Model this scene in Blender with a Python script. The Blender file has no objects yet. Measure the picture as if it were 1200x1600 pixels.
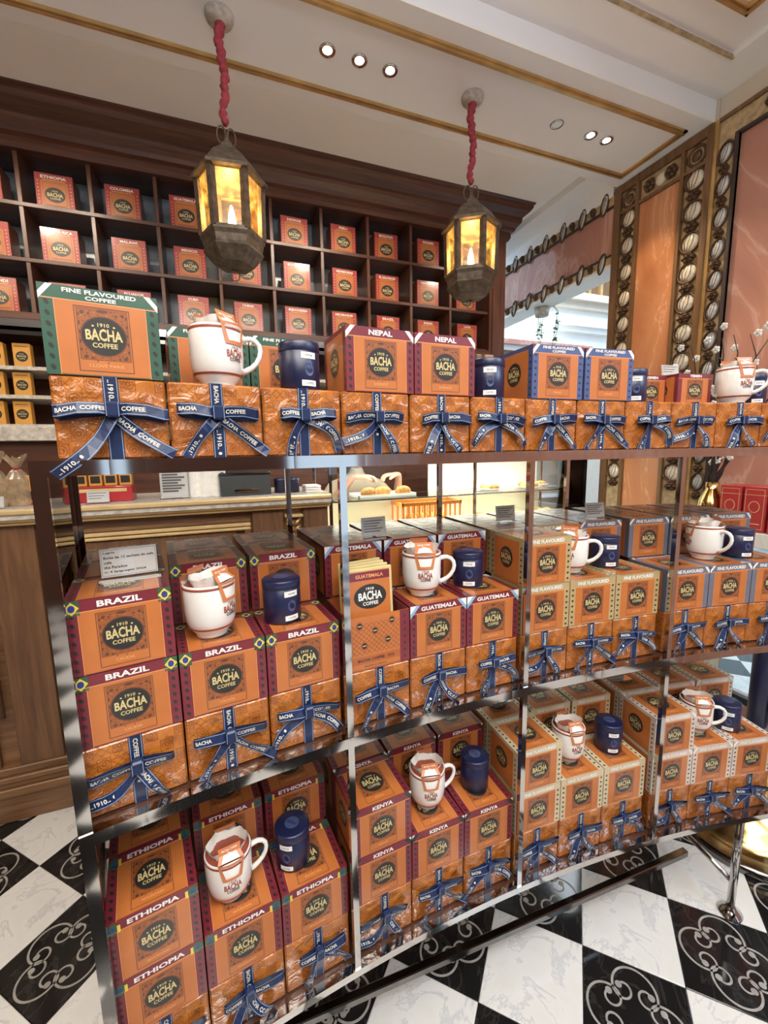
import bpy, math, random
from mathutils import Vector, Matrix
random.seed(7)
PI = math.pi
SC = bpy.context.scene
COL = SC.collection

# ------------------------------------------------------------------ camera
F, YAW, PIT, ROL, H = 654.7, math.radians(20.565), math.radians(8.053), math.radians(1.013), 1.6
fw = Vector((math.sin(YAW)*math.cos(PIT), math.cos(YAW)*math.cos(PIT), -math.sin(PIT)))
rt = Vector((math.cos(YAW), -math.sin(YAW), 0)); dn = fw.cross(rt)
r2 = rt*math.cos(ROL) + dn*math.sin(ROL); d2 = dn*math.cos(ROL) - rt*math.sin(ROL)
cd = bpy.data.cameras.new('camera'); cam = bpy.data.objects.new('camera', cd); COL.objects.link(cam)
cd.sensor_fit = 'HORIZONTAL'; cd.sensor_width = 36; cd.lens = F/1200*36; cd.clip_start = .02
m3 = Matrix((r2, -d2, -fw)).transposed()
cam.matrix_world = Matrix.Translation((0, 0, H)) @ m3.to_4x4()
SC.camera = cam

# ------------------------------------------------------------------ exposure, world, lights
vs = SC.view_settings
vs.view_transform = 'Standard'; vs.look = 'None'; vs.gamma = 1; vs.use_curve_mapping = False
vs.exposure = 0.1
W = bpy.data.worlds.new('world'); SC.world = W; W.use_nodes = True
bg = W.node_tree.nodes['Background']; bg.inputs[0].default_value = (.62, .8, 1, 1); bg.inputs[1].default_value = 1.6

def area(name, loc, size, power, col=(1, .87, .7), rot=(0, 0, 0), sy=None):
    l = bpy.data.lights.new(name, 'AREA'); l.energy = power; l.color = col
    l.shape = 'RECTANGLE'; l.size = size; l.size_y = sy or size
    o = bpy.data.objects.new(name, l); o.location = loc; o.rotation_euler = rot; COL.objects.link(o); return o
def spot(name, loc, power, ang=60, col=(1, .87, .7), rot=(0, 0, 0), blend=.6, rad=.03):
    l = bpy.data.lights.new(name, 'SPOT'); l.energy = power; l.color = col
    l.spot_size = math.radians(ang); l.spot_blend = blend; l.shadow_soft_size = rad
    o = bpy.data.objects.new(name, l); o.location = loc; o.rotation_euler = rot; COL.objects.link(o); return o
area('ceiling_light_main', (.2, -.9, 3.45), 2.4, 90, (1, .93, .84), sy=1.6)
area('ceiling_light_left', (-1.9, .6, 3.45), 1.2, 26, (1, .82, .6))
area('daylight_right', (2.5, -1.0, 3.0), 1.2, 60, (.60, .80, 1), rot=(0, math.radians(38), 0), sy=1.6)
area('ceiling_fill', (-.2, -.7, 2.75), 1.8, 62, (.92, .96, 1), rot=(math.radians(180), 0, 0), sy=1.2)  # added fill aimed upwards to brighten the ceiling, no real fitting
area('front_fill', (-.2, -2.5, 3.42), 2.6, 46, (1, .93, .84), rot=(math.radians(48), 0, 0), sy=.9)  # added fill from behind the camera, brightens the rack's interior
area('hall_light', (4.4, 4.2, 5.2), 2.5, 160, (.88, .95, 1))

# ------------------------------------------------------------------ materials
def newmat(name):
    m = bpy.data.materials.new(name); m.use_nodes = True
    return m, m.node_tree, m.node_tree.nodes['Principled BSDF']
def setp(b, col=None, rough=None, metal=None, coat=None, coatr=None, emis=None, es=0, alpha=None, trans=None, ior=None, spec=None):
    if col is not None: b.inputs['Base Color'].default_value = (*col, 1)
    if rough is not None: b.inputs['Roughness'].default_value = rough
    if metal is not None: b.inputs['Metallic'].default_value = metal
    if coat is not None: b.inputs['Coat Weight'].default_value = coat
    if coatr is not None: b.inputs['Coat Roughness'].default_value = coatr
    if emis is not None:
        b.inputs['Emission Color'].default_value = (*emis, 1); b.inputs['Emission Strength'].default_value = es
    if trans is not None: b.inputs['Transmission Weight'].default_value = trans
    if ior is not None: b.inputs['IOR'].default_value = ior
    if spec is not None: b.inputs['Specular IOR Level'].default_value = spec
def N(nt, typ, **kw):
    n = nt.nodes.new(typ)
    for k, v in kw.items():
        if k in n.inputs: n.inputs[k].default_value = v
        else: setattr(n, k, v)
    return n
def coords(nt, scale=(1, 1, 1), rot=(0, 0, 0), kind='Object'):
    t = nt.nodes.new('ShaderNodeTexCoord'); mp = nt.nodes.new('ShaderNodeMapping')
    mp.inputs['Scale'].default_value = scale; mp.inputs['Rotation'].default_value = rot
    nt.links.new(t.outputs[kind], mp.inputs['Vector']); return mp.outputs['Vector']
def ramp(nt, fac, stops):
    r = nt.nodes.new('ShaderNodeValToRGB'); e = r.color_ramp.elements
    while len(e) < len(stops): e.new(.5)
    for x, (p, c) in zip(e, stops): x.position = p; x.color = (*c, 1)
    nt.links.new(fac, r.inputs['Fac']); return r.outputs['Color']
def bump(nt, b, h, strength=.3, dist=.002):
    n = nt.nodes.new('ShaderNodeBump'); n.inputs['Strength'].default_value = strength; n.inputs['Distance'].default_value = dist
    nt.links.new(h, n.inputs['Height']); nt.links.new(n.outputs['Normal'], b.inputs['Normal']); return n
def plain(name, col, rough=.5, metal=0, coat=0, var=.12, scale=8, bs=0, bsc=60, coatr=.1, emis=None, es=0, spec=None):
    """a plain surface with a little tonal variation and optional fine relief"""
    m, nt, b = newmat(name); setp(b, col, rough, metal, coat, coatr, emis, es, spec=spec)
    v = coords(nt)
    n = N(nt, 'ShaderNodeTexNoise', Scale=scale, Detail=3.0); nt.links.new(v, n.inputs['Vector'])
    lo = tuple(c*(1-var) for c in col); hi = tuple(min(1, c*(1+var)) for c in col)
    nt.links.new(ramp(nt, n.outputs['Fac'], [(.3, lo), (.7, hi)]), b.inputs['Base Color'])
    if bs:
        n2 = N(nt, 'ShaderNodeTexNoise', Scale=bsc, Detail=2.0); nt.links.new(v, n2.inputs['Vector'])
        bn = bump(nt, b, n2.outputs['Fac'], bs)
        if coat: nt.links.new(bn.outputs['Normal'], b.inputs['Coat Normal'])
    return m
def wood(name, dark, light, axis=0, rough=.4, scale=14, coat=.2):
    m, nt, b = newmat(name); setp(b, dark, rough, coat=coat, coatr=.25)
    sc = [scale]*3; sc[axis] = scale*.07
    v = coords(nt, sc)
    n = N(nt, 'ShaderNodeTexNoise', Scale=2.2, Detail=6.0, Roughness=.65, Distortion=.6); nt.links.new(v, n.inputs['Vector'])
    nt.links.new(ramp(nt, n.outputs['Fac'], [(.3, dark), (.72, light)]), b.inputs['Base Color'])
    bump(nt, b, n.outputs['Fac'], .15); return m
def marble(name, base, vein, rough=.12, scale=3, stretch=(1, 1, 1), sharp=.035, mid=None):
    m, nt, b = newmat(name); setp(b, base, rough)
    v = coords(nt, stretch)
    n = N(nt, 'ShaderNodeTexNoise', Scale=scale, Detail=8.0, Roughness=.6, Distortion=1.6); nt.links.new(v, n.inputs['Vector'])
    mid = mid or tuple(x*.85 for x in base)
    nt.links.new(ramp(nt, n.outputs['Fac'], [(.28, mid), (.5-sharp, base), (.5, vein), (.5+sharp, base), (.75, mid)]), b.inputs['Base Color'])
    return m

mat = {}
mat['wood_dark'] = wood('dark_mahogany', (.045, .014, .008), (.13, .045, .022), 0)
mat['wood_dark_v'] = wood('dark_mahogany_upright', (.05, .016, .009), (.15, .055, .028), 2)
mat['wood_counter'] = wood('walnut_counter', (.10, .045, .02), (.28, .14, .06), 0)
mat['wood_counter_v'] = wood('walnut_counter_upright', (.085, .038, .018), (.22, .105, .045), 2)
mat['wood_frame'] = wood('carved_bronze_wood', (.10, .05, .02), (.24, .13, .055), 2, rough=.45)
mat['cubby_back'] = plain('cubby_back_grey', (.30, .34, .38), .25, var=.2)
mat['gold_trim'] = plain('gilded_moulding', (.55, .36, .15), .35, metal=.6, var=.2)
mat['gold_lit'] = plain('lit_gold_edge', (.80, .58, .28), .3, metal=.35, var=.1)  # gold lightened in its colour, standing for light on the counter's gilding
mat['brass'] = plain('polished_brass', (.72, .5, .2), .16, metal=1, var=.1)
mat['ceiling'] = plain('ceiling_plaster', (.88, .87, .85), .7, var=.02, scale=2)
mat['ceiling_panel'] = plain('ceiling_panel_plaster', (.84, .85, .87), .6, var=.02, scale=2)
mat['cream_wall'] = plain('cream_plaster', (.62, .55, .45), .7, var=.04)
mat['white_paint'] = plain('white_paint', (.85, .84, .8), .5, var=.03)
mat['stone'] = plain('grey_stone_top', (.5, .46, .4), .35, var=.3, scale=40)
mat['marble_orange'] = marble('orange_marble', (.60, .27, .13), (.74, .42, .25), .22, 2.2, (1, 1, .35), .010, (.50, .20, .09))
mat['marble_pink'] = marble('pink_marble', (.50, .25, .19), (.60, .37, .30), .1, 1.6, (1, 1, .4), .03, (.40, .19, .15))
mat['marble_white'] = marble('white_floor_marble', (.72, .71, .68), (.56, .56, .57), .1, 2.5, (1, 1.6, 1), .018, (.66, .65, .62))
mat['marble_black'] = marble('black_floor_marble', (.012, .011, .011), (.03, .028, .027), .08, 4, (1, 1, 1), .02, (.009, .009, .009))
mat['inlay'] = plain('pewter_inlay', (.42, .40, .37), .4, metal=.3, var=.2, scale=30)
mat['chrome'] = plain('chrome', (.50, .48, .46), .06, metal=1, var=.05)
mat['chrome_dark'] = plain('dark_chrome', (.16, .15, .14), .12, metal=1, var=.1)
mat['iron'] = plain('aged_bronze_iron', (.13, .10, .072), .5, metal=.55, var=.4, scale=40, bs=.4)
mat['shell'] = plain('pearl_shell', (.74, .68, .55), .25, coat=.5, var=.2, scale=40, bs=.3, bsc=40)
mat['shell_cool_lit'] = plain('pearl_shell_cool_lit', (.55, .56, .56), .25, coat=.5, var=.25, scale=40, bs=.3, bsc=40)  # same shell as above, with cooler light mixed into its colour
mat['strip_ground'] = plain('carved_strip_ground', (.46, .35, .2), .5, var=.3, scale=30)
mat['carving'] = plain('carved_rosette_bronze', (.12, .065, .035), .45, metal=.3, var=.4, scale=50, bs=.5)
mat['shelf_board'] = plain('lacquered_shelf', (.07, .03, .018), .1, coat=1, var=.2)
mat['black_plastic'] = plain('black_plastic', (.03, .035, .032), .35)
mat['navy'] = plain('navy_enamel', (.008, .011, .048), .35, coat=.3, coatr=.3, var=.1)
mat['navy_light'] = plain('navy_print', (.05, .065, .16), .4)
mat['china'] = plain('white_china', (.78, .76, .72), .15, coat=.6, var=.02)
mat['mug_red'] = plain('brick_red_glaze', (.30, .07, .04), .3)
mat['filter_paper'] = plain('filter_paper', (.82, .79, .72), .85, var=.06, scale=60, bs=.4, bsc=120)
mat['coffee'] = plain('coffee_grounds', (.06, .022, .012), .9, var=.4, scale=200, bs=.6, bsc=300)
mat['orange_card'] = plain('orange_filter_card', (.60, .20, .07), .5, coat=.2)
mat['paper'] = plain('white_card', (.80, .79, .75), .6, var=.02)
mat['ink'] = plain('black_ink', (.02, .018, .016), .6)
mat['ink_grey'] = plain('grey_ink', (.18, .17, .16), .6)
mat['red_card'] = plain('red_display_box', (.42, .03, .035), .35, coat=.4)
mat['crimson'] = plain('crimson_fabric', (.30, .035, .05), .8, var=.3, scale=60, bs=.5, bsc=90)
mat['bread'] = plain('baked_crust', (.55, .24, .06), .5, var=.4, scale=60, bs=.4)
mat['bread_pale'] = plain('pale_crust', (.75, .5, .2), .5, var=.3, scale=60, bs=.3)
mat['orange_plastic'] = plain('orange_plastic', (.85, .25, .03), .35)
mat['cream_panel'] = plain('cream_panel', (.75, .68, .5), .4, var=.04)
mat['cellophane'] = plain('kraft_cellophane', (.32, .22, .13), .15, coat=.8, var=.4, scale=30, bs=.6, bsc=40)
mat['leaf'] = plain('green_leaf', (.05, .14, .05), .5, var=.5, scale=20)
mat['branch'] = plain('dark_branch', (.05, .035, .03), .6)
mat['blossom'] = plain('white_blossom', (.75, .78, .82), .4)
mat['skin'] = plain('skin', (.66, .36, .27), .5, var=.08)
mat['beige_cloth'] = plain('beige_shirt', (.62, .55, .45), .85, var=.06, bs=.2)
mat['hair'] = plain('dark_hair', (.02, .015, .012), .5, var=.3, scale=100)
mat['blue_highlight'] = plain('blue_highlight_tint', (.02, .07, .30), .3, coat=.4)  # blue highlight on the table column, put into the colour
# coffee carton inks, all under the same shrink film
def film(name, col, var=.06, rough=.45, coat=.75):
    return plain(name, col, rough, coat=coat, coatr=.13, var=var, scale=25, bs=.16, bsc=28)
mat['box_orange'] = film('carton_orange', (.40, .105, .024))
mat['box_panel'] = film('carton_orange_light', (.49, .15, .032))
mat['box_side'] = film('carton_side', (.22, .065, .028))
mat['maroon'] = film('maroon_border', (.17, .014, .026))
mat['red_border'] = film('red_border', (.36, .035, .03))
mat['green_border'] = film('green_border', (.022, .085, .05))
mat['blue_border'] = film('blue_border', (.05, .085, .22))
mat['cream_border'] = film('cream_border', (.56, .47, .30))
mat['sand_border'] = film('sand_border', (.42, .32, .15))
mat['grey_border'] = film('grey_border', (.13, .14, .18))
mat['pale_border'] = film('pale_border', (.60, .50, .42))
mat['film_black'] = film('label_black', (.018, .016, .013))
mat['film_brown'] = film('label_dark_brown', (.10, .035, .02))
mat['film_gold'] = film('label_gold', (.62, .50, .22))
mat['film_white'] = film('label_white', (.82, .78, .72))
mat['film_pale'] = film('label_pale_orange', (.72, .30, .11))
mat['filigree'] = film('filigree_ground', (.29, .085, .02))
mat['flag_green'] = film('flag_green', (.03, .10, .05))
mat['flag_yellow'] = film('flag_yellow', (.75, .55, .07))
mat['flag_blue'] = film('flag_blue', (.02, .04, .25))
mat['flag_sky'] = film('flag_sky', (.25, .42, .62))
mat['tin_yellow'] = film('yellow_pack', (.62, .30, .05))

# gift wrap: orange paper with a printed lattice and little oval stamps, crinkled and glossy
def giftwrap():
    m, nt, b = newmat('orange_gift_wrap'); setp(b, (.5, .18, .04), .33, coat=.8, coatr=.12)
    L = nt.links.new
    tc = nt.nodes.new('ShaderNodeTexCoord'); sx = nt.nodes.new('ShaderNodeSeparateXYZ'); L(tc.outputs['Object'], sx.inputs[0])
    def math_(op, a, c=None):
        n = nt.nodes.new('ShaderNodeMath'); n.operation = op
        for i, q in enumerate((a, c)):
            if q is None: continue
            if isinstance(q, (int, float)): n.inputs[i].default_value = q
            else: L(q, n.inputs[i])
        return n.outputs[0]
    x = sx.outputs[0]; z = math_('ADD', sx.outputs[2], sx.outputs[1])
    A = math_('ABSOLUTE', math_('SINE', math_('MULTIPLY', math_('ADD', x, z), 230)))
    B = math_('ABSOLUTE', math_('SINE', math_('MULTIPLY', math_('SUBTRACT', x, z), 230)))
    lat = math_('LESS_THAN', math_('MINIMUM', A, B), .22)
    gx = math_('SUBTRACT', math_('FRACT', math_('ADD', math_('MULTIPLY', x, 44), .5)), .5)
    gz = math_('SUBTRACT', math_('FRACT', math_('MULTIPLY', z, 40)), .5)
    r = math_('SQRT', math_('ADD', math_('MULTIPLY', gx, gx), math_('MULTIPLY', gz, gz)))
    stamp = math_('LESS_THAN', r, .36); ring = math_('LESS_THAN', math_('ABSOLUTE', math_('SUBTRACT', r, .3)), .04)
    core = math_('LESS_THAN', math_('ABSOLUTE', math_('SUBTRACT', r, .13)), .06)
    cell = math_('LESS_THAN', math_('MULTIPLY', math_('SUBTRACT', math_('FRACT', math_('ADD', math_('MULTIPLY', x, 22), .25)), .5), math_('SUBTRACT', math_('FRACT', math_('MULTIPLY', z, 20)), .5)), 0)
    box1 = math_('MAXIMUM', math_('ABSOLUTE', gx), math_('ABSOLUTE', gz)); frame = math_('LESS_THAN', math_('ABSOLUTE', math_('SUBTRACT', box1, .41)), .035)
    vl = N(nt, 'ShaderNodeTexVoronoi', Scale=9.0); L(tc.outputs['Object'], vl.inputs['Vector'])
    patch = math_('GREATER_THAN', vl.outputs['Distance'], .42)
    dark = math_('MAXIMUM', math_('MULTIPLY', math_('MULTIPLY', lat, patch), math_('SUBTRACT', 1, cell)), math_('MULTIPLY', cell, math_('MAXIMUM', math_('MAXIMUM', ring, core), frame)))
    ns = N(nt, 'ShaderNodeTexNoise', Scale=18.0, Detail=3.0); L(tc.outputs['Object'], ns.inputs['Vector'])
    base = ramp(nt, ns.outputs['Fac'], [(.3, (.34, .10, .014)), (.7, (.56, .19, .028))])
    mx = nt.nodes.new('ShaderNodeMix'); mx.data_type = 'RGBA'
    L(math_('MULTIPLY', dark, .68), mx.inputs[0]); L(base, mx.inputs[6]); mx.inputs[7].default_value = (.20, .05, .012, 1)
    L(mx.outputs[2], b.inputs['Base Color'])
    oi = nt.nodes.new('ShaderNodeObjectInfo'); ad = nt.nodes.new('ShaderNodeVectorMath'); ad.operation = 'ADD'
    L(tc.outputs['Object'], ad.inputs[0]); L(oi.outputs['Location'], ad.inputs[1])
    vo = N(nt, 'ShaderNodeTexVoronoi', Scale=42.0); L(ad.outputs[0], vo.inputs['Vector'])
    n2 = N(nt, 'ShaderNodeTexNoise', Scale=26.0, Detail=3.0, Distortion=1.2); L(ad.outputs[0], n2.inputs['Vector'])
    bn = bump(nt, b, math_('ADD', math_('MULTIPLY', vo.outputs['Distance'], .6), n2.outputs['Fac']), .9, .006)
    L(bn.outputs['Normal'], b.inputs['Coat Normal'])
    return m
mat['gift'] = giftwrap()
mat['ribbon'] = plain('navy_satin_ribbon', (.008, .020, .072), .36, var=.25, scale=60, bs=.15, bsc=200)
mat['ribbon_edge'] = plain('pale_ribbon_thread', (.24, .30, .42), .5)
mat['ribbon_ink'] = plain('cream_ribbon_print', (.62, .60, .52), .5)
# glass: clear pane that still reflects
def pane(name, tint=(1, 1, 1), fac=.1, rough=.02):
    m, nt, b = newmat(name); nt.nodes.remove(b); out = nt.nodes['Material Output']
    t = nt.nodes.new('ShaderNodeBsdfTransparent'); t.inputs[0].default_value = (*tint, 1)
    g = nt.nodes.new('ShaderNodeBsdfGlossy'); g.inputs['Roughness'].default_value = rough
    fr = nt.nodes.new('ShaderNodeFresnel'); fr.inputs['IOR'].default_value = 1.45
    mx = nt.nodes.new('ShaderNodeMixShader'); nt.links.new(fr.outputs[0], mx.inputs[0])
    nt.links.new(t.outputs[0], mx.inputs[1]); nt.links.new(g.outputs[0], mx.inputs[2]); nt.links.new(mx.outputs[0], out.inputs[0])
    return m
mat['glass'] = pane('clear_glass', (.94, .97, .95))
mat['acrylic'] = pane('clear_acrylic', (.93, .92, .92))
def glow_glass():  # yellow tint and streaks stand for the glow reflected inside the lantern
    m, nt, b = newmat('glow_tinted_lantern_glass'); nt.nodes.remove(b); out = nt.nodes['Material Output']
    t = nt.nodes.new('ShaderNodeBsdfTransparent'); t.inputs[0].default_value = (1, .84, .50, 1)
    d = nt.nodes.new('ShaderNodeBsdfTranslucent'); d.inputs[0].default_value = (.9, .6, .2, 1)
    n = N(nt, 'ShaderNodeTexNoise', Scale=30.0, Detail=2.0); nt.links.new(coords(nt), n.inputs['Vector'])
    fac = ramp(nt, n.outputs['Fac'], [(.42, (.04, .04, .04)), (.7, (.22, .22, .22))])
    mx = nt.nodes.new('ShaderNodeMixShader'); nt.links.new(fac, mx.inputs[0]); nt.links.new(t.outputs[0], mx.inputs[1]); nt.links.new(d.outputs[0], mx.inputs[2])
    g = nt.nodes.new('ShaderNodeBsdfGlossy'); g.inputs['Roughness'].default_value = .1
    m2 = nt.nodes.new('ShaderNodeMixShader'); m2.inputs[0].default_value = .06
    nt.links.new(mx.outputs[0], m2.inputs[1]); nt.links.new(g.outputs[0], m2.inputs[2]); nt.links.new(m2.outputs[0], out.inputs[0]); return m
mat['glow_glass'] = glow_glass()
mat['bulb'] = plain('glowing_bulb', (1, .8, .5), .5, var=0, emis=(1, .72, .36), es=40)
mat['lamp_face'] = plain('downlight_lens', (1, .95, .9), .5, var=0, emis=(1, .93, .82), es=9)
mat['led'] = plain('led_strip', (1, .95, .85), .5, var=0, emis=(1, .93, .78), es=9)

# ------------------------------------------------------------------ mesh builder
class MB:
    def __init__(s): s.v = []; s.f = []; s.m = []; s.ms = []; s.sm = []
    def mi(s, name):
        if name not in s.ms: s.ms.append(name)
        return s.ms.index(name)
    def add(s, verts, faces, m, smooth=False):
        b = len(s.v); s.v += [tuple(x) for x in verts]; k = s.mi(m)
        for f in faces: s.f.append(tuple(b+i for i in f)); s.m.append(k); s.sm.append(smooth)
    def box(s, lo, hi, m):
        x0, y0, z0 = lo; x1, y1, z1 = hi
        s.add([(x0,y0,z0),(x1,y0,z0),(x1,y1,z0),(x0,y1,z0),(x0,y0,z1),(x1,y0,z1),(x1,y1,z1),(x0,y1,z1)],
              [(0,3,2,1),(4,5,6,7),(0,1,5,4),(1,2,6,5),(2,3,7,6),(3,0,4,7)], m)
    def bbox(s, lo, hi, m, bv=.002):
        """box with chamfered edges"""
        x0, y0, z0 = lo; x1, y1, z1 = hi; vs_ = []; idx = {}
        for i, X in enumerate((x0, x1)):
            for j, Y in enumerate((y0, y1)):
                for k, Z in enumerate((z0, z1)):
                    sx, sy, sz = (bv if i == 0 else -bv), (bv if j == 0 else -bv), (bv if k == 0 else -bv)
                    for a, p in enumerate(((X, Y+sy, Z+sz), (X+sx, Y, Z+sz), (X+sx, Y+sy, Z))):
                        idx[(i, j, k, a)] = len(vs_); vs_.append(p)
        I = lambda i, j, k, a: idx[(i, j, k, a)]; fs = []
        for i in (0, 1):
            q = [I(i,0,0,0), I(i,1,0,0), I(i,1,1,0), I(i,0,1,0)]; fs.append(q if i else q[::-1])
            q = [I(0,i,0,1), I(1,i,0,1), I(1,i,1,1), I(0,i,1,1)]; fs.append(q[::-1] if i else q)
            q = [I(0,0,i,2), I(1,0,i,2), I(1,1,i,2), I(0,1,i,2)]; fs.append(q if i else q[::-1])
        for i in (0, 1):
            for j in (0, 1):
                fs.append([I(i,j,0,0), I(i,j,1,0), I(i,j,1,1), I(i,j,0,1)])
                fs.append([I(i,0,j,0), I(i,1,j,0), I(i,1,j,2), I(i,0,j,2)])
                fs.append([I(0,i,j,1), I(1,i,j,1), I(1,i,j,2), I(0,i,j,2)])
                for k in (0, 1): fs.append([I(i,j,k,0), I(i,j,k,1), I(i,j,k,2)])
        s.add(vs_, fs, m)
    def lathe(s, prof, m, c=(0, 0, 0), n=24, smooth=True, a0=0):
        vs_ = [(c[0]+r*math.cos(a0+2*PI*i/n), c[1]+r*math.sin(a0+2*PI*i/n), c[2]+z) for r, z in prof for i in range(n)]
        fs = [(k*n+i, k*n+(i+1) % n, (k+1)*n+(i+1) % n, (k+1)*n+i) for k in range(len(prof)-1) for i in range(n)]
        s.add(vs_, fs, m, smooth)
        if prof[0][0] > 1e-5: s.add(vs_[:n], [tuple(range(n))[::-1]], m)
        if prof[-1][0] > 1e-5: s.add(vs_[-n:], [tuple(range(n))], m)
    def tube(s, pts, rad, m, n=8, closed=False, smooth=True, caps=True):
        P = [Vector(p) for p in pts]; R = rad if isinstance(rad, (list, tuple)) else [rad]*len(P)
        vs_ = []; up = None
        for i, p in enumerate(P):
            a = P[i-1] if (i or closed) else P[i]; b = P[(i+1) % len(P)] if (i < len(P)-1 or closed) else P[i]
            t = (b-a).normalized()
            if up is None: up = Vector((0, 0, 1)) if abs(t.z) < .9 else Vector((1, 0, 0))
            u = (up - t*up.dot(t)).normalized(); w = t.cross(u); up = u
            vs_ += [p + (u*math.cos(2*PI*k/n) + w*math.sin(2*PI*k/n))*R[i] for k in range(n)]
        M_ = len(P); last = M_ if closed else M_-1
        fs = [(i*n+k, i*n+(k+1) % n, ((i+1) % M_)*n+(k+1) % n, ((i+1) % M_)*n+k) for i in range(last) for k in range(n)]
        if caps and not closed: fs += [tuple(range(n))[::-1], tuple(range((M_-1)*n, M_*n))]
        s.add(vs_, fs, m, smooth)
    def prism(s, prof, p0, p1, m, ux, uz):
        """extrude a 2-D profile (a,b) -> a*ux+b*uz from p0 to p1"""
        ux, uz, p0, p1 = Vector(ux), Vector(uz), Vector(p0), Vector(p1); n = len(prof)
        vs_ = [p0+ux*a+uz*b for a, b in prof] + [p1+ux*a+uz*b for a, b in prof]
        s.add(vs_, [(i, (i+1) % n, n+(i+1) % n, n+i) for i in range(n)] + [tuple(range(n))[::-1], tuple(range(n, 2*n))], m)
    def blob(s, c, r, m, n=10, k=6, squash=(1, 1, 1)):
        vs_ = []; 
        for j in range(k+1):
            ph = PI*j/k
            for i in range(n):
                vs_.append((c[0]+r*squash[0]*math.sin(ph)*math.cos(2*PI*i/n), c[1]+r*squash[1]*math.sin(ph)*math.sin(2*PI*i/n), c[2]+r*squash[2]*math.cos(ph)))
        s.add(vs_, [(j*n+i, (j+1)*n+i, (j+1)*n+(i+1) % n, j*n+(i+1) % n) for j in range(k) for i in range(n)], m, True)
    def data(s, name, orient=True):
        me = bpy.data.meshes.new(name); me.from_pydata(s.v, [], s.f)
        for x in s.ms: me.materials.append(mat[x])
        me.polygons.foreach_set('material_index', s.m); me.polygons.foreach_set('use_smooth', s.sm)
        me.update(); return me
    def build(s, name, parent=None, loc=(0, 0, 0), rz=0):
        return link(name, s.data(name), parent, loc, rz)
def link(name, data, parent=None, loc=(0, 0, 0), rz=0):
    o = bpy.data.objects.new(name, data); COL.objects.link(o); o.location = loc; o.rotation_euler = (0, 0, rz)
    if parent: o.parent = parent
    return o
def tag(o, label=None, cat=None, group=None, kind=None):
    if label: o['label'] = label
    if cat: o['category'] = cat
    if group: o['group'] = group
    if kind: o['kind'] = kind
    return o
def thing(name, loc, rz, label, cat, group=None):
    return tag(link(name, None, None, loc, rz), label, cat, group)
def copy_tree(o, parent=None):
    c = o.copy(); COL.objects.link(c); c.parent = parent
    for ch in list(o.children): copy_tree(ch, c)
    return c

# ------------------------------------------------------------------ lettering
_tc = {}
def letters(txt, bold=.02):
    k = (txt, bold)
    if k in _tc: return _tc[k]
    cu = bpy.data.curves.new('t', 'FONT'); cu.body = txt; cu.size = 1; cu.resolution_u = 2; cu.offset = bold
    o = bpy.data.objects.new('t', cu); COL.objects.link(o)
    dg = bpy.context.evaluated_depsgraph_get(); me = o.evaluated_get(dg).to_mesh()
    v = [(p.co.x, p.co.y) for p in me.vertices]; f = [tuple(p.vertices) for p in me.polygons]
    o.evaluated_get(dg).to_mesh_clear(); bpy.data.objects.remove(o); bpy.data.curves.remove(cu)
    x0 = min(a for a, _ in v); x1 = max(a for a, _ in v); y0 = min(b for _, b in v); y1 = max(b for _, b in v)
    _tc[k] = ([((a-x0)/(x1-x0)-.5, (b-y0)/(y1-y0)-.5) for a, b in v], f); return _tc[k]
def put_text(mb, fn, txt, cx, cy, w, h, m, off, bold=.02, arch=0):
    v, f = letters(txt, bold)
    mb.add([fn(cx+a*w, cy+b*h*(1+arch*(1-4*a*a)) - arch*h*a*a*1.2, off) for a, b in v], f, m)
def put_rect(mb, fn, x0, y0, x1, y1, m, off, nx=1):
    xs = [x0+(x1-x0)*i/nx for i in range(nx+1)]
    mb.add([fn(x, y0, off) for x in xs]+[fn(x, y1, off) for x in xs], [(i, i+1, nx+2+i, nx+1+i) for i in range(nx)], m)
def put_disc(mb, fn, cx, cy, rx, ry, m, off, n=16, rot=0):
    c_, s_ = math.cos(rot), math.sin(rot)
    mb.add([fn(cx+rx*math.cos(2*PI*i/n)*c_-ry*math.sin(2*PI*i/n)*s_, cy+rx*math.cos(2*PI*i/n)*s_+ry*math.sin(2*PI*i/n)*c_, off) for i in range(n)], [tuple(range(n))], m)
def put_frame(mb, fn, x0, y0, x1, y1, t, m, off):
    put_rect(mb, fn, x0, y0, x1, y0+t, m, off); put_rect(mb, fn, x0, y1-t, x1, y1, m, off)
    put_rect(mb, fn, x0, y0+t, x0+t, y1-t, m, off); put_rect(mb, fn, x1-t, y0+t, x1, y1-t, m, off)

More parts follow.
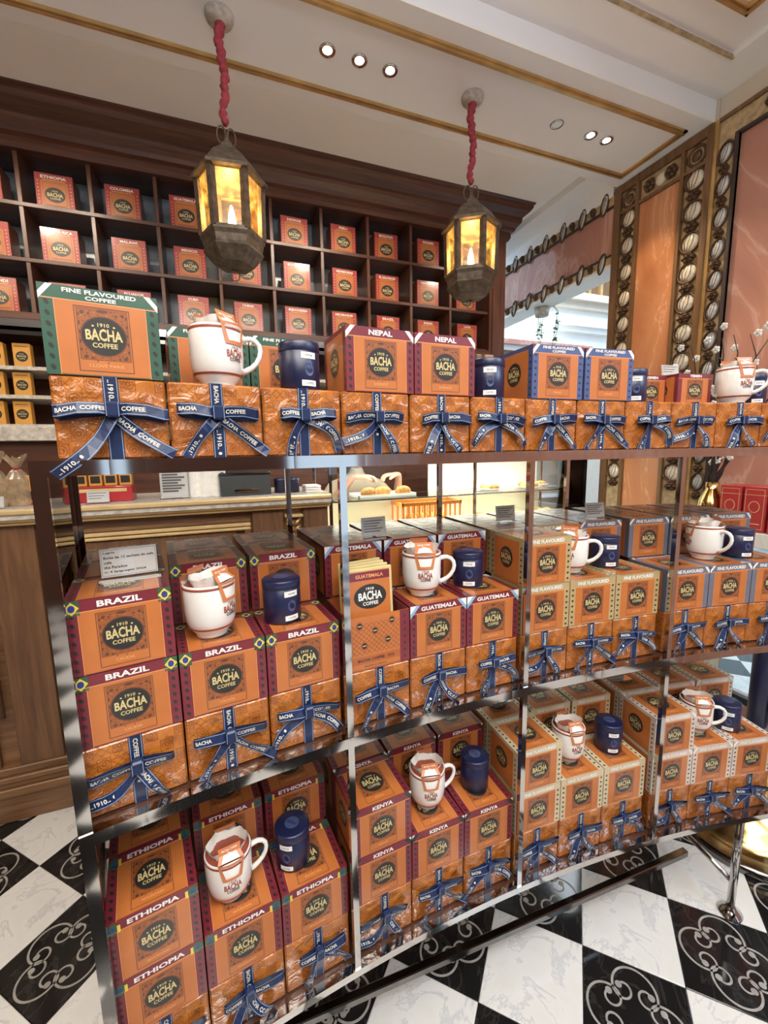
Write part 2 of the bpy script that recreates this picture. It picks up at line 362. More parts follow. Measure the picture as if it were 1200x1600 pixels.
def label_art(mb, fn, W, Hh, border, title, sub, flag=None, dots=False, top=True, beans=True, title2=None, simple=False):
    """printed face of a coffee carton; fn(x, y, off) maps face coordinates in metres (x centred, y up)"""
    o1, o2, o3, o4 = .0002, .0004, .0006, .0008
    bw, bt = W*.115, Hh*.155
    put_rect(mb, fn, -W/2, 0, W/2, Hh, border, o1)
    put_rect(mb, fn, -W/2+bw, Hh*.012, W/2-bw, Hh-(bt if top else bt*.5), 'box_panel', o2)
    for sx in (-1, 1):
        if beans:
            n = 7
            for i in range(n):
                y = Hh*(.08+.72*i/(n-1))
                if dots: put_disc(mb, fn, sx*(W/2-bw*.5), y, bw*.2, Hh*.024, 'film_black', o2, 8)
                else: put_disc(mb, fn, sx*(W/2-bw*.5), y, bw*.17, Hh*.036, 'film_black', o2, 8, .5)
        put_rect(mb, fn, sx*(W/2-bw)-W*.003, 0, sx*(W/2-bw)+W*.003, Hh-bt, 'film_pale', o3)
    if top:
        put_rect(mb, fn, -W/2, Hh-bt-Hh*.006, W/2, Hh-bt+Hh*.006, 'film_pale', o3)
        tw = min(W*.68, W*.07*len(title)); th = Hh*.082
        if title2:
            put_text(mb, fn, title, 0, Hh-bt*.30, min(W*.62, tw), Hh*.05, 'film_white', o4, .03)
            put_text(mb, fn, title2, 0, Hh-bt*.72, W*.26, Hh*.045, 'film_white', o4, .03)
        else:
            put_text(mb, fn, title, 0, Hh-bt*.5, tw, th, 'film_white', o4, .035)
        cw, chh = W*.135, bt*1.25
        for sx in (-1, 1):
            x0 = sx*W/2; x1 = sx*(W/2-cw); a, b_ = min(x0, x1), max(x0, x1)
            tri = lambda m_, k, off: mb.add([fn(x0, Hh-chh*k, off), fn(x0-sx*cw*k, Hh, off), fn(x0, Hh, off)], [(0, 1, 2)], m_)
            if flag == 'brazil':
                put_rect(mb, fn, a, Hh-chh, b_, Hh, 'flag_green', o3)
                mb.add([fn(a, Hh-chh*.5, o4), fn((a+b_)/2, Hh-chh*.95, o4), fn(b_, Hh-chh*.5, o4), fn((a+b_)/2, Hh-chh*.05, o4)], [(0, 1, 2, 3)], 'flag_yellow')
                put_disc(mb, fn, (a+b_)/2, Hh-chh*.5, cw*.24, chh*.25, 'flag_blue', o4+.0002, 10)
            elif flag == 'ethiopia':
                put_disc(mb, fn, (a+b_)/2, Hh-chh*.55, cw*.5, chh*.5, 'flag_green', o3, 10)
                put_rect(mb, fn, (b_ if sx < 0 else a)-cw*.12, Hh-chh*.9, (b_ if sx < 0 else a)+cw*.12, Hh-chh*.3, 'flag_yellow', o4)
                put_disc(mb, fn, (a+b_)/2, Hh-chh*.55, cw*.2, chh*.2, 'flag_blue', o4, 6)
            elif flag == 'guatemala':
                tri('flag_sky', 1.25, o3); tri('film_white', .8, o4)
            elif flag == 'kenya':
                tri('film_black', 1.0, o3); tri('film_white', .35, o4)
            elif flag == 'nepal':
                tri('film_white', 1.0, o3); tri('maroon', .5, o4)
            elif flag == 'pale':
                tri('film_white', .9, o3); tri(border, .5, o4)
    # ornate centre panel
    px, y0, y1 = W*.235, Hh*.055, Hh*(.80 if top else .93)
    if not simple:
        put_rect(mb, fn, -px*.94, y0+Hh*.14, px*.94, y1-Hh*.01, 'filigree', o3-.0001)
        for i in range(54):
            a = 2*PI*i/54; rr_ = 1.14+.12*(i % 3)
            x_, y_ = W*.19*rr_*math.cos(a), Hh*.22*rr_*math.sin(a)
            if abs(x_) < px*.88: put_disc(mb, fn, x_, (Hh*.47 if top else Hh*.52)+y_, W*.008, Hh*.010, 'film_brown' if i % 4 else 'box_panel', o3, 4, a)
        put_frame(mb, fn, -px, y0, px, y1, W*.007, 'film_brown', o3)
        put_frame(mb, fn, -px*.9, y0+Hh*.135, px*.9, y1-Hh*.03, W*.003, 'film_brown', o3)
        for sx in (-1, 1):
            for yy in (y0+.17*Hh, y1-.07*Hh):
                put_disc(mb, fn, sx*px*.72, yy, W*.022, Hh*.022, 'film_brown', o3, 6, .6)
                put_disc(mb, fn, sx*px*.5, yy-(.01*Hh), W*.012, Hh*.016, 'film_brown', o3, 6)
            for k in range(5):
                put_disc(mb, fn, sx*px*.86, y0+(.25+.1*k)*Hh, W*.010, Hh*.02, 'film_brown', o3, 5)
        put_disc(mb, fn, 0, y1-.005, W*.05, Hh*.02, 'film_brown', o3+.0001, 8)
    cy = Hh*.47 if top else Hh*.52
    put_disc(mb, fn, 0, cy, W*.2, Hh*.232, 'film_brown', o3+.0001, 22)
    put_disc(mb, fn, 0, cy, W*.188, Hh*.217, 'film_black', o4, 22)
    put_text(mb, fn, '1910', 0, cy+Hh*.13, W*.10, Hh*.045, 'film_gold', o4+.0002)
    put_text(mb, fn, 'BACHA', 0, cy+Hh*.018, W*.315, Hh*.115, 'film_gold', o4+.0002, .03, .25)
    put_text(mb, fn, 'COFFEE', 0, cy-Hh*.105, W*.215, Hh*.058, 'film_gold', o4+.0002, .02)
    for sx in (-1, 1): put_disc(mb, fn, sx*W*.09, cy+Hh*.115, W*.012, Hh*.012, 'film_gold', o4+.0002, 5)
    if sub: put_text(mb, fn, sub, 0, y0+Hh*.07, min(W*.3, W*.03*len(sub)), Hh*.04, 'film_pale', o4)

def carton_data(name, W, D, Hh, border, title, sub, **kw):
    """returns (body mesh, print mesh); front face towards -y, base centre front at origin"""
    b = MB(); b.bbox((-W/2, 0, 0), (W/2, D, Hh), 'box_orange', .0015)
    p = MB()
    label_art(p, lambda x, y, o: (x, -o, y), W, Hh, border, title, sub, **kw)
    label_art(p, lambda x, y, o: (x, y, Hh+o), W, D, border, title, sub, **kw)
    kw2 = dict(kw); kw2['top'] = False; kw2['flag'] = None; kw2['simple'] = True
    label_art(p, lambda x, y, o: (W/2+o, D/2+x, y), D, Hh, border, '', '', **kw2)
    label_art(p, lambda x, y, o: (-W/2-o, D/2-x, y), D, Hh, border, '', '', **kw2)
    return b.data(name), p.data(name+'_print')

# ------------------------------------------------------------------ ROOM
def struct(mb, name, loc=(0, 0, 0)): return tag(mb.build(name, None, loc), kind='structure')
T0 = (1.186, .6646); TS = .198
def checker():
    m, nt, b = newmat('checker_marble_floor'); setp(b, rough=.1); L = nt.links.new
    tc = nt.nodes.new('ShaderNodeTexCoord'); sx = nt.nodes.new('ShaderNodeSeparateXYZ'); L(tc.outputs['Object'], sx.inputs[0])
    def mt(op, a, c=0.0):
        n = nt.nodes.new('ShaderNodeMath'); n.operation = op
        for i, q in enumerate((a, c)):
            if isinstance(q, (int, float)): n.inputs[i].default_value = q
            else: L(q, n.inputs[i])
        return n.outputs[0]
    X = mt('DIVIDE', mt('SUBTRACT', sx.outputs[0], T0[0]), TS); Y = mt('DIVIDE', mt('SUBTRACT', sx.outputs[1], T0[1]), TS)
    a = mt('FLOOR', mt('DIVIDE', mt('ADD', X, Y), 2)); c = mt('FLOOR', mt('DIVIDE', mt('SUBTRACT', X, Y), 2))
    w = mt('GREATER_THAN', mt('ABSOLUTE', mt('MODULO', mt('ADD', a, c), 2)), .5)
    L(ramp(nt, w, [(.0, (.012, .011, .011)), (1, (.70, .69, .66))]), b.inputs['Base Color']); return m
mat['checker'] = checker()
m = MB(); m.box((-5, -6, -.12), (9, 9, -.012), 'checker'); floor = struct(m, 'floor')
# floor tiles: white and black marble set diamond-wise, black ones inlaid with scrolls
def tile_mesh(mm):
    b = MB(); k = TS-.0012; t = .003
    b.add([(k, 0, -.0125), (0, k, -.0125), (-k, 0, -.0125), (0, -k, -.0125), (k, 0, -.001), (0, k, -.001), (-k, 0, -.001), (0, -k, -.001),
           (k-t, 0, 0), (0, k-t, 0), (-k+t, 0, 0), (0, -k+t, 0)],
          [(0, 1, 5, 4), (1, 2, 6, 5), (2, 3, 7, 6), (3, 0, 4, 7), (4, 5, 9, 8), (5, 6, 10, 9), (6, 7, 11, 10), (7, 4, 8, 11), (8, 9, 10, 11)], mm)
    return b.data('tile')
def inlay_mesh():
    b = MB(); S = TS
    def strip(P, w):
        V = [Vector((p[0], p[1], 0)) for p in P]; vs_ = []
        for i, p in enumerate(V):
            t = (V[min(i+1, len(V)-1)]-V[max(i-1, 0)]).normalized(); n_ = Vector((-t.y, t.x, 0))*w
            vs_ += [p+n_, p-n_]
        b.add([(a.x, a.y, .0006) for a in vs_], [(2*i+1, 2*i+3, 2*i+2, 2*i) for i in range(len(V)-1)], 'inlay')
    for q in range(4):
        a = PI/4+q*PI/2; ca, sa = math.cos(a), math.sin(a)
        tr = lambda x, y: (S*((.36+y)*ca - x*sa), S*((.36+y)*sa + x*ca))
        arc = [tr(.30*math.cos(t), .29*math.sin(t)) for t in [math.radians(-8+i*(196/20)) for i in range(21)]]
        strip(arc, .0032)
        for sx in (-1, 1):
            P = []
            for i in range(22):
                u = i/21; t = math.radians(0-330*u); r = .145-.075*u
                P.append(tr(sx*(.155+r*math.cos(t)), -.04+r*math.sin(t)))
            strip(P, .003)
            e = P[-1]
            b.add([(e[0]+.0095*math.cos(2*PI*i/10), e[1]+.0095*math.sin(2*PI*i/10), .0007) for i in range(10)], [tuple(range(10))], 'inlay')
    return b.data('tile_inlay')
tw, tb, til = tile_mesh('marble_white'), tile_mesh('marble_black'), inlay_mesh()
nt_ = 0
for i in range(-22, 16):
    for j in range(-4, 17):
        if (i+j) % 2 == 0: continue
        x, y = T0[0]+i*TS, T0[1]+j*TS
        if x > 3.2 or y < .1 or (x < -2.1) or (y > 2.35) or (y > 1.9 and x > -.4): continue
        if x < 1.1*y*-1.0-.35 or x > 3.5*y+.6: continue
        black = (i % 2 != 0)
        t = link('tile', tb if black else tw, floor, (x, y, 0)); nt_ += 1
        if black: link('inlay', til, t)

# back wall, left wall, wall behind the camera, right wall
m = MB(); m.box((-3.4, 3.42, 0), (2.26, 3.5, 3.56), 'cream_wall'); struct(m, 'wall_back')
m = MB(); m.box((-3.4, -4.2, 0), (-3.3, 3.42, 1.1), 'wood_dark'); m.box((-3.4, -4.2, 1.1), (-3.3, 3.42, 3.56), 'wood_frame'); m.box((-3.31, -1.6, .9), (-3.29, -.6, 2.4), 'cream_panel'); struct(m, 'wall_left')  # left wall out of view; dark wood and cream patch added for chrome reflections
m = MB()
for x0, x1 in ((-3.3, -1.5), (-1.3, .45), (.6, 2.0)): m.box((x0, -4.3, 0), (x1, -4.2, 3.56), 'wood_dark')  # wall out of view, darkened and gapped to shape the chrome's reflections
m.box((-3.3, -4.3, 2.4), (3, -4.2, 3.56), 'wood_frame'); struct(m, 'wall_front')

# ceiling: coffered bands
C1, C2 = 3.4, 3.5
m = MB()
m.box((-3.3, 2.404, C2), (2.72, 3.5, C2+.1), 'ceiling')                # raised band above the cabinet
m.box((-3.3, 1.804, C1), (2.72, 2.404, C2+.1), 'ceiling_panel')        # dropped beam with lanterns
m.box((2.47, 2.404, C1+.05), (2.72, 3.7, C2+.05), 'ceiling')
m.box((-3.3, 1.605, 3.52), (2.72, 1.804, 3.62), 'ceiling')
m.box((-3.3, -4.2, 3.54), (2.50, 1.605, 3.64), 'ceiling')
m.box((2.50, -4.2, 3.52), (2.72, 1.605, 3.62), 'ceiling')
ceil = struct(m, 'ceiling')
def moulding(mb, pts, m_, z, w=.03, h=.02, closed=True):
    """mitred rectangular trim hung below z along a closed rectangle (x0,y0,x1,y1): stepped profile"""
    x0, y0, x1, y1 = pts
    for a, hh in ((0, h*.5), (w*.22, h), (w*.6, h*.7)):
        ww = (w-a)*.5 if a else w
        o = a
        mb.box((x0+o, y0+o, z-hh), (x1-o, y0+o+ww*.6, z+.001), m_); mb.box((x0+o, y1-o-ww*.6, z-hh), (x1-o, y1-o, z+.001), m_)
        mb.box((x1-o-ww*.6, y0+o, z-hh), (x1-o, y1-o, z+.001), m_); mb.box((x0+o, y0+o, z-hh), (x0+o+ww*.6, y1-o, z+.001), m_)
m = MB(); moulding(m, (-3.2, 1.885, 2.61, 2.325), 'gold_trim', C1, .045); struct(m, 'trim_1')
m = MB(); moulding(m, (-3.0, -2.6, 2.335, 1.46), 'gold_trim', 3.54, .05, .03); struct(m, 'trim_2')
m = MB(); m.box((-3.3, 2.404, C1-.0), (2.72, 2.412, C1+.012), 'white_paint'); m.box((-3.3, 1.796, C1), (2.72, 1.804, C1+.012), 'white_paint')
m.box((-3.3, 1.60, 3.515), (2.51, 1.612, 3.53), 'strip_ground'); struct(m, 'trim_3')

# right wall with marble and carved pillar
XW = 2.70
m = MB(); m.box((XW+.02, -4.2, 3.36), (XW+.2, 1.786, 3.62), 'cream_wall'); m.box((XW+.012, 1.787, 3.396), (XW+.2, 2.44, 3.62), 'cream_wall')
m.box((XW+.02, -4.2, 1.16), (XW+.2, 1.79, 3.36), 'marble_pink')
m.box((XW+.02, -4.2, 0), (XW+.2, .2, 1.16), 'marble_pink'); m.box((XW+.02, 1.62, 0), (XW+.2, 1.79, 1.16), 'marble_pink')
m.box((XW+.02, .2, 0), (XW+.2, 1.62, .1), 'marble_pink')
wr = struct(m, 'wall_right')
m = MB()
for y in (.2, .68, 1.15, 1.6): m.box((XW+.05, y, .1), (XW+.09, y+.03, 1.16), 'black_plastic')
m.box((XW+.05, .2, .1), (XW+.09, 1.62, .14), 'black_plastic'); m.box((XW+.05, .2, 1.12), (XW+.09, 1.62, 1.16), 'black_plastic')
wn = struct(m, 'window_1')
for y in (.23, .71, 1.18):
    p = MB(); p.box((XW+.065, y, .14), (XW+.07, y+.44, 1.12), 'glass'); p.build('pane', wn)
# frieze beam beyond the pillar
m = MB(); m.box((XW, 2.44, 2.97), (XW+.2, 5.3, 3.30), 'marble_pink')
m.box((XW-.02, 2.44, 3.36), (XW+.22, 5.3, 3.5), 'ceiling'); m.box((XW-.01, 2.44, 2.895), (XW+.2, 5.3, 2.915), 'white_paint')
beam = struct(m, 'trim_4')

# shell-and-rosette carved strips; y runs along the wall, z up
def oval_mesh(mm):
    b = MB(); n = 12; V = []; rings = [(1.0, .0), (.93, .006), (.7, .014), (.35, .018)]
    for k, z in rings: V += [(-z, k*.5*math.cos(2*PI*i/n), k*.5*math.sin(2*PI*i/n)) for i in range(n)]
    V.append((-.019, 0, 0))
    f = [(r*n+i, (r+1)*n+i, (r+1)*n+(i+1) % n, r*n+(i+1) % n) for r in range(3) for i in range(n)] + [(3*n+i, 4*n, 3*n+(i+1) % n) for i in range(n)]
    b.add(V, f, mm, True)
    return b.data('shell')
def collar_mesh():
    b = MB(); n = 16
    b.tube([(-.04, .56*math.cos(2*PI*i/n), .55*math.sin(2*PI*i/n)) for i in range(n)], .06, 'carving', 6, True)
    for a in (-.16, .02, .2): b.tube([(-.10, a*.6, -.40), (-.13, a*1.4, 0), (-.10, a*.9, .40)], .016, 'carving', 4)
    return b.data('collar')
def flower_mesh():
    b = MB()
    for i in range(6):
        a = 2*PI*i/6; b.blob((-.008, .26*math.cos(a), .26*math.sin(a)), .2, 'carving', 7, 4, (.1, 1, 1))
    b.blob((-.02, 0, 0), .16, 'carving', 8, 4, (.16, 1, 1)); return b.data('rosette')
SH = {'w': oval_mesh('shell'), 'c': oval_mesh('shell_cool_lit')}; CO = collar_mesh(); FL = flower_mesh()
def sc_link(name, data, parent, loc, sy, sz, rx=0):
    o = link(name, data, parent, loc); o.scale = (1, sy, sz); o.rotation_euler = (rx, 0, 0); return o
def shell_strip(parent, x, y, z0, z1, w, key, step=.172, vertical=True, y1=None):
    n = int(((z1-z0) if vertical else (y1-y))/step)
    for i in range(n):
        for half in (0, 1):
            q = step*(i+.27+.5*half)
            loc = (x, y, z1-q) if vertical else (x, y+q, z0)
            if half == 0:
                sc_link('shell', SH[key], parent, loc, w*.86, step*.60, .25)
                sc_link('collar', CO, parent, loc, w*.88, step*.60, .25).scale[0] = .15
            else: sc_link('rosette', FL, parent, loc, w*.8, step*.36)
m = MB()
PY0, PY1, PZ = 1.787, 2.43, 3.395
m.box((XW+.015, PY0, 0), (XW+.2, PY1, PZ), 'wood_frame')
for y0, y1 in ((PY0, PY0+.033), (1.944, 1.965), (2.238, 2.262), (2.378, PY1)): m.box((XW-.02, y0, .15), (XW+.015, y1, PZ), 'wood_frame')
for z0, z1 in ((3.345, PZ), (3.205, 3.225)): m.box((XW-.018, PY0+.033, z0), (XW+.015, 2.378, z1), 'wood_frame')
pil = struct(m, 'trim_5')
m = MB(); m.box((XW, 1.965, .2), (XW+.015, 2.238, 3.205), 'marble_orange'); m.build('marble_panel', pil)
m = MB()
for y0, y1 in ((1.82, 1.944), (2.262, 2.378)): m.box((XW+.004, y0, .15), (XW+.015, y1, 3.345), 'strip_ground')
m.box((XW+.004, 1.944, 3.225), (XW+.015, 2.262, 3.345), 'strip_ground'); m.build('carved_ground', pil)
shell_strip(pil, XW+.002, 1.882, 1.15, 3.205, .12, 'w'); shell_strip(pil, XW+.002, 2.32, 1.15, 3.205, .112, 'w')
for y in (1.882, 2.32):
    o = MB(); o.tube([(0, .05*math.cos(2*PI*i/14), .05*math.sin(2*PI*i/14)) for i in range(14)], .008, 'carving', 6, True)
    o.blob((0, 0, 0), .03, 'carving', 8, 5, (.5, 1, 1)); o.build('corner_rosette', pil, (XW-.002, y, 3.285))
for y in (2.03, 2.17): sc_link('rosette', FL, pil, (XW, y, 3.285), .09, .09)
sc_link('shell', SH['w'], pil, (XW, 2.10, 3.285), .08, .08)
# second frame: shells round the pink marble
m = MB(); m.box((XW+.004, 1.665, 1.16), (XW+.0195, 1.765, 3.27), 'strip_ground')
m.box((XW-.012, 1.765, 1.16), (XW+.02, 1.787, 3.4), 'gold_trim'); m.box((XW-.006, 1.665, 1.16), (XW+.02, 1.682, 3.28), 'branch')
m.box((XW+.004, -1, 3.27), (XW+.0195, 1.765, 3.38), 'strip_ground'); m.box((XW-.01, -1, 3.38), (XW+.0195, 1.765, 3.40), 'wood_frame'); m.box((XW-.006, -1, 3.265), (XW+.019, 1.66, 3.28), 'branch')
fr = struct(m, 'trim_6')
shell_strip(fr, XW+.002, 1.724, 1.2, 3.25, .075, 'c', .165)
shell_strip(fr, XW+.002, .9, 3.325, 0, .08, 'c', .165, False, 1.72)
m = MB(); m.box((XW-.008, 2.44, 3.30), (XW+.01, 5.3, 3.37), 'strip_ground'); m.box((XW-.008, 2.44, 2.91), (XW+.01, 5.3, 2.975), 'strip_ground')
m.box((XW-.016, 2.44, 3.365), (XW, 5.3, 3.385), 'branch'); m.box((XW-.016, 2.44, 3.29), (XW, 5.3, 3.303), 'branch'); m.box((XW-.016, 2.44, 2.965), (XW, 5.3, 2.978), 'branch')
g2 = m.build('frieze_border', beam)
shell_strip(beam, XW-.01, 2.46, 3.335, 0, .06, 'c', .2, False, 4.2); shell_strip(beam, XW-.01, 2.46, 2.94, 0, .055, 'c', .2, False, 4.2)

# far hall through the opening
m = MB(); Y = 5.4
m.box((2.9, Y, 0), (9, Y+.1, 2.95), 'cream_wall'); m.box((2.9, Y, 2.95), (9, Y+.1, 3.4), 'white_paint')
m.box((2.9, Y+.02, 3.9), (9, Y+.12, 5.6), 'wood_frame'); struct(m, 'wall_hall')
m = MB()
for z0, z1, d in ((3.40, 3.47, .10), (3.47, 3.53, .16), (3.53, 3.70, .12), (3.70, 3.80, .2), (3.80, 3.90, .28)): m.box((3.2, Y-d, z0), (9, Y+.1, z1), 'white_paint' if z0 < 3.65 else 'cream_wall')
struct(m, 'trim_7')
hp = None
m = MB()
for x in [4.3+.24*i for i in range(9)]: m.box((x, Y-.03, 3.9), (x+.05, Y+.03, 5.4), 'gold_trim')
m.box((5.2, Y-.04, 3.9), (5.42, Y+.02, 5.4), 'marble_orange'); m.box((5.0, Y-.02, 3.9), (5.18, Y+.03, 5.4), 'stone'); struct(m, 'trim_8')
m = MB(); m.box((5.25, Y-.06, 0), (5.42, Y, 3.1), 'marble_orange'); m.box((5.05, Y-.05, 0), (5.24, Y, 3.1), 'wood_frame'); m.box((4.7, Y-.04, 0), (4.85, Y, 3.05), 'wood_frame')
p9 = struct(m, 'trim_9')
for k in range(5): sc_link('shell', SH['c'], p9, (5.15, Y-.07, 2.9-.17*k), .1, .12).rotation_euler = (0, 0, PI/2)
# far shop shelf with scalloped cornice
fs = thing('far_display_shelf', (4.2, 4.9, 0), 0, 'distant white shop shelf with scalloped pink cornice beyond the dark cabinet', 'shelf')
m = MB(); m.box((-.8, 0, 0), (-.74, .4, 3.0), 'white_paint'); m.box((.74, 0, 0), (.8, .4, 3.0), 'white_paint')
for z in (.9, 1.6, 2.2, 2.6): m.box((-.75, .03, z), (.75, .4, z+.03), 'white_paint')
m.box((-.8, .38, 0), (.8, .42, 3.0), 'cream_wall'); m.build('frame', fs)
m = MB(); m.box((-.86, -.08, 3.0), (.86, .42, 3.06), 'marble_pink'); m.box((-.83, -.05, 3.06), (.83, .42, 3.10), 'white_paint'); m.box((-.8, -.02, 2.93), (.8, .0, 3.0), 'white_paint')
for i in range(13):
    x = -.74+i*.123; m.add([(x+.06*math.cos(PI+PI*k/6), -.025, 2.93+.035*math.sin(PI+PI*k/6)) for k in range(7)], [tuple(range(7))], 'carving')
m.build('cornice', fs)

# ------------------------------------------------------------------ dark cabinet with cubby holes
CY = 3.1
cab = thing('wall_cabinet', (0, CY, 0), 0, 'dark mahogany wall cabinet of square cubbies under a deep moulded cornice', 'cabinet')
XD = [-3.03+.341*i-.0 for i in range(0)] ; XD = [-.97+.341*i for i in range(-5, 10)]
m = MB(); m.box((XD[0], .27, 2.40), (2.1, .29, 3.34), 'cubby_back'); m.build('back_panel', cab)
for x in XD[1:-1]:
    m = MB(); m.bbox((x-.011, 0, 2.42), (x+.011, .27, 3.33), 'wood_dark_v', .002); m.build('divider', cab)
for z in (3.022, 2.730, 2.435):
    m = MB(); m.bbox((XD[0], -.006, z-.022), (2.1, .27, z), 'wood_dark', .002); m.build('shelf', cab)
m = MB(); m.box((2.1, -.03, 1.6), (2.25, .3, 3.28), 'wood_dark_v'); m.box((2.125, -.042, 1.65), (2.225, -.03, 3.2), 'wood_dark_v'); m.build('stile', cab)
m = MB(); m.box((XD[0]-.15, -.03, 1.6), (XD[0]+.01, .3, 3.28), 'wood_dark_v'); m.build('stile', cab)
m = MB()
prof = [(0, 3.28), (-.03, 3.28), (-.045, 3.30), (-.045, 3.33), (-.07, 3.34), (-.08, 3.36), (-.11, 3.385), (-.12, 3.40), (-.12, 3.42), (-.17, 3.45), (-.19, 3.47), (-.19, 3.485), (-.205, 3.492), (-.205, 3.505), (0, 3.505)]
m.prism([(a, b) for a, b in prof], (XD[0]-.15, 0, 0), (2.25, 0, 0), 'wood_dark', (0, 1, 0), (0, 0, 1))
n = len(prof)
# mitred return on the right end
vs1 = [(2.25, a, b) for a, b in prof]; vs2 = [(2.25-a*.7, a, b) for a, b in prof]; vs3 = [(2.25-a*.7, .3, b) for a, b in prof]
m.add(vs1+vs2+vs3, [(i, i+1, n+i+1, n+i) for i in range(n-1)] + [(n+i, n+i+1, 2*n+i+1, 2*n+i) for i in range(n-1)], 'wood_dark')
m.box((2.2, -.001, 3.27), (2.26, .3, 3.5), 'wood_dark')
m.build('cornice', cab)
m = MB(); m.box((XD[0], -.02, 3.325), (2.1, .05, 3.345), 'wood_dark'); m.box((XD[0], -.012, 3.30), (2.12, .27, 3.326), 'wood_dark'); m.build('head_rail', cab)
m = MB(); m.box((XD[0], -.05, 2.385), (2.1, .28, 2.413), 'wood_dark'); m.box((XD[0], -.10, 2.33), (2.1, .2, 2.37), 'chrome'); m.box((XD[0], -.06, 2.295), (2.1, .2, 2.318), 'chrome_dark'); m.build('light_canopy', cab)
for z in (2.125, 1.965, 1.80):
    m = MB(); m.box((XD[0], -.05, z-.02), (2.1, .27, z), 'stone'); m.build('lower_shelf', cab)
m = MB(); m.box((XD[0], .27, 1.6), (2.1, .29, 2.4), 'wood_dark'); m.build('lower_back', cab)
m = MB(); m.bbox((XD[0]-.1, -.16, 1.70), (2.1, .3, 1.78), 'stone', .004); m.build('stone_ledge', cab)
m = MB(); m.box((XD[0]-.1, -.1, 0), (2.25, .3, 1.70), 'wood_dark'); m.build('base', cab)

# boxes in the cubbies
rows = [(3.022, ['NEPAL', 'ETHIOPIA', 'COLOMBIA', 'GUATEMALA', 'RWANDA', 'HAWAII', 'PERU', 'BOLIVIA', 'PANAMA', 'YEMEN']),
        (2.730, ['SUMATRA', 'COSTA RICA', 'MALAWI', 'MEXICO', 'UGANDA', 'ETHIOPIA', 'HONDURAS', 'EL SALVADOR', 'TANZANIA', 'JAMAICA']),
        (2.435, ['BURUNDI', 'KENYA', 'ECUADOR', 'CUBA', 'CHINA', 'INDONESIA', 'NICARAGUA', 'BRAZIL', 'INDIA', 'LAOS'])]
def cubby_print(title):
    p = MB(); Wd, Hd = .182, .186
    fn = lambda x, y, o: (x, -o, y)
    put_rect(p, fn, -Wd/2, 0, Wd/2, Hd, 'red_border', .0003)
    put_rect(p, fn, -Wd*.36, Hd*.03, Wd*.36, Hd*.80, 'box_panel', .0006)
    for sx in (-1, 1):
        for k in range(8): put_disc(p, fn, sx*Wd*.43, Hd*(.08+.1*k), Wd*.02, Hd*.022, 'film_pale', .0006, 6)
    put_frame(p, fn, -Wd*.31, Hd*.07, Wd*.31, Hd*.76, Wd*.008, 'film_brown', .0008)
    put_rect(p, fn, -Wd*.27, Hd*.11, Wd*.27, Hd*.13, 'film_brown', .0008)
    put_rect(p, fn, -Wd*.3, Hd*.82, Wd*.3, Hd*.835, 'flag_yellow', .0008)
    put_text(p, fn, title, 0, Hd*.91, min(Wd*.72, Wd*.085*len(title)), Hd*.085, 'film_white', .001, .03)
    put_disc(p, fn, 0, Hd*.42, Wd*.27, Hd*.215, 'film_black', .001, 20)
    put_text(p, fn, '1910', 0, Hd*.53, Wd*.15, Hd*.045, 'film_gold', .0013)
    put_text(p, fn, 'BACHA', 0, Hd*.425, Wd*.42, Hd*.10, 'film_gold', .0013, .03, .25)
    put_text(p, fn, 'COFFEE', 0, Hd*.315, Wd*.28, Hd*.05, 'film_gold', .0013)
    return p.data('label_print')
b = MB(); b.bbox((-.0925, 0, 0), (.0925, .13, .19), 'box_side', .002); CB = b.data('coffee_bag_box')
b = MB(); b.lathe([(.0, 0), (.005, 0), (.004, .006), (.009, .010), (.009, .016), (.0, .022)], 'film_gold', n=8); KN = b.data('knob')
rown = ['top', 'second', 'third']
for ri, (z, names) in enumerate(rows):
    for ci, nm in enumerate(names):
        x = -.97+.341*(ci-1)+.165
        o = link('coffee_canister_box', CB, None, (x+random.uniform(-.008, .008), CY+.025+random.uniform(0, .02), z+.0005), random.uniform(-.03, .03))
        w_ = 'orange coffee box titled %s with red border, %s cubby row' % (nm, rown[ri])
        tag(o, w_, 'coffee box', 'boxes in the cabinet cubbies')
        link('label_print', cubby_print(nm), o); link('knob', KN, o, (0, .06, .19))
# little yellow packs below
b = MB(); b.bbox((-.042, 0, 0), (.042, .05, .132), 'tin_yellow', .003); fn = lambda x, y, o: (x, -o, y)
put_disc(b, fn, 0, .058, .029, .029, 'film_black', .0005, 16); put_text(b, fn, 'BACHA', 0, .06, .042, .011, 'film_gold', .0008); put_text(b, fn, 'COFFEE', 0, .046, .028, .006, 'film_gold', .0008)
put_text(b, fn, '1910', 0, .072, .02, .005, 'film_gold', .0008); put_rect(b, fn, -.03, .112, .03, .116, 'film_brown', .0005)
YP = b.data('coffee_pack')
ORD0 = ['first', 'second', 'third', 'fourth', 'fifth', 'sixth']
yr = {2.125: 'upper', 1.965: 'middle', 1.80: 'lower'}
for z in (2.125, 1.965, 1.80):
    for k in range(6):
        x = -1.05-.125*k-(2.125-z)*.1
        o = link('coffee_pack', YP, None, (x, CY-.02, z+.0005))
        tag(o, 'small yellow coffee pack, %s lower cabinet shelf, %s from its right end' % (yr[z], ORD0[k]), 'coffee pack', 'yellow packs on the lower cabinet shelves, %s' % yr[z])

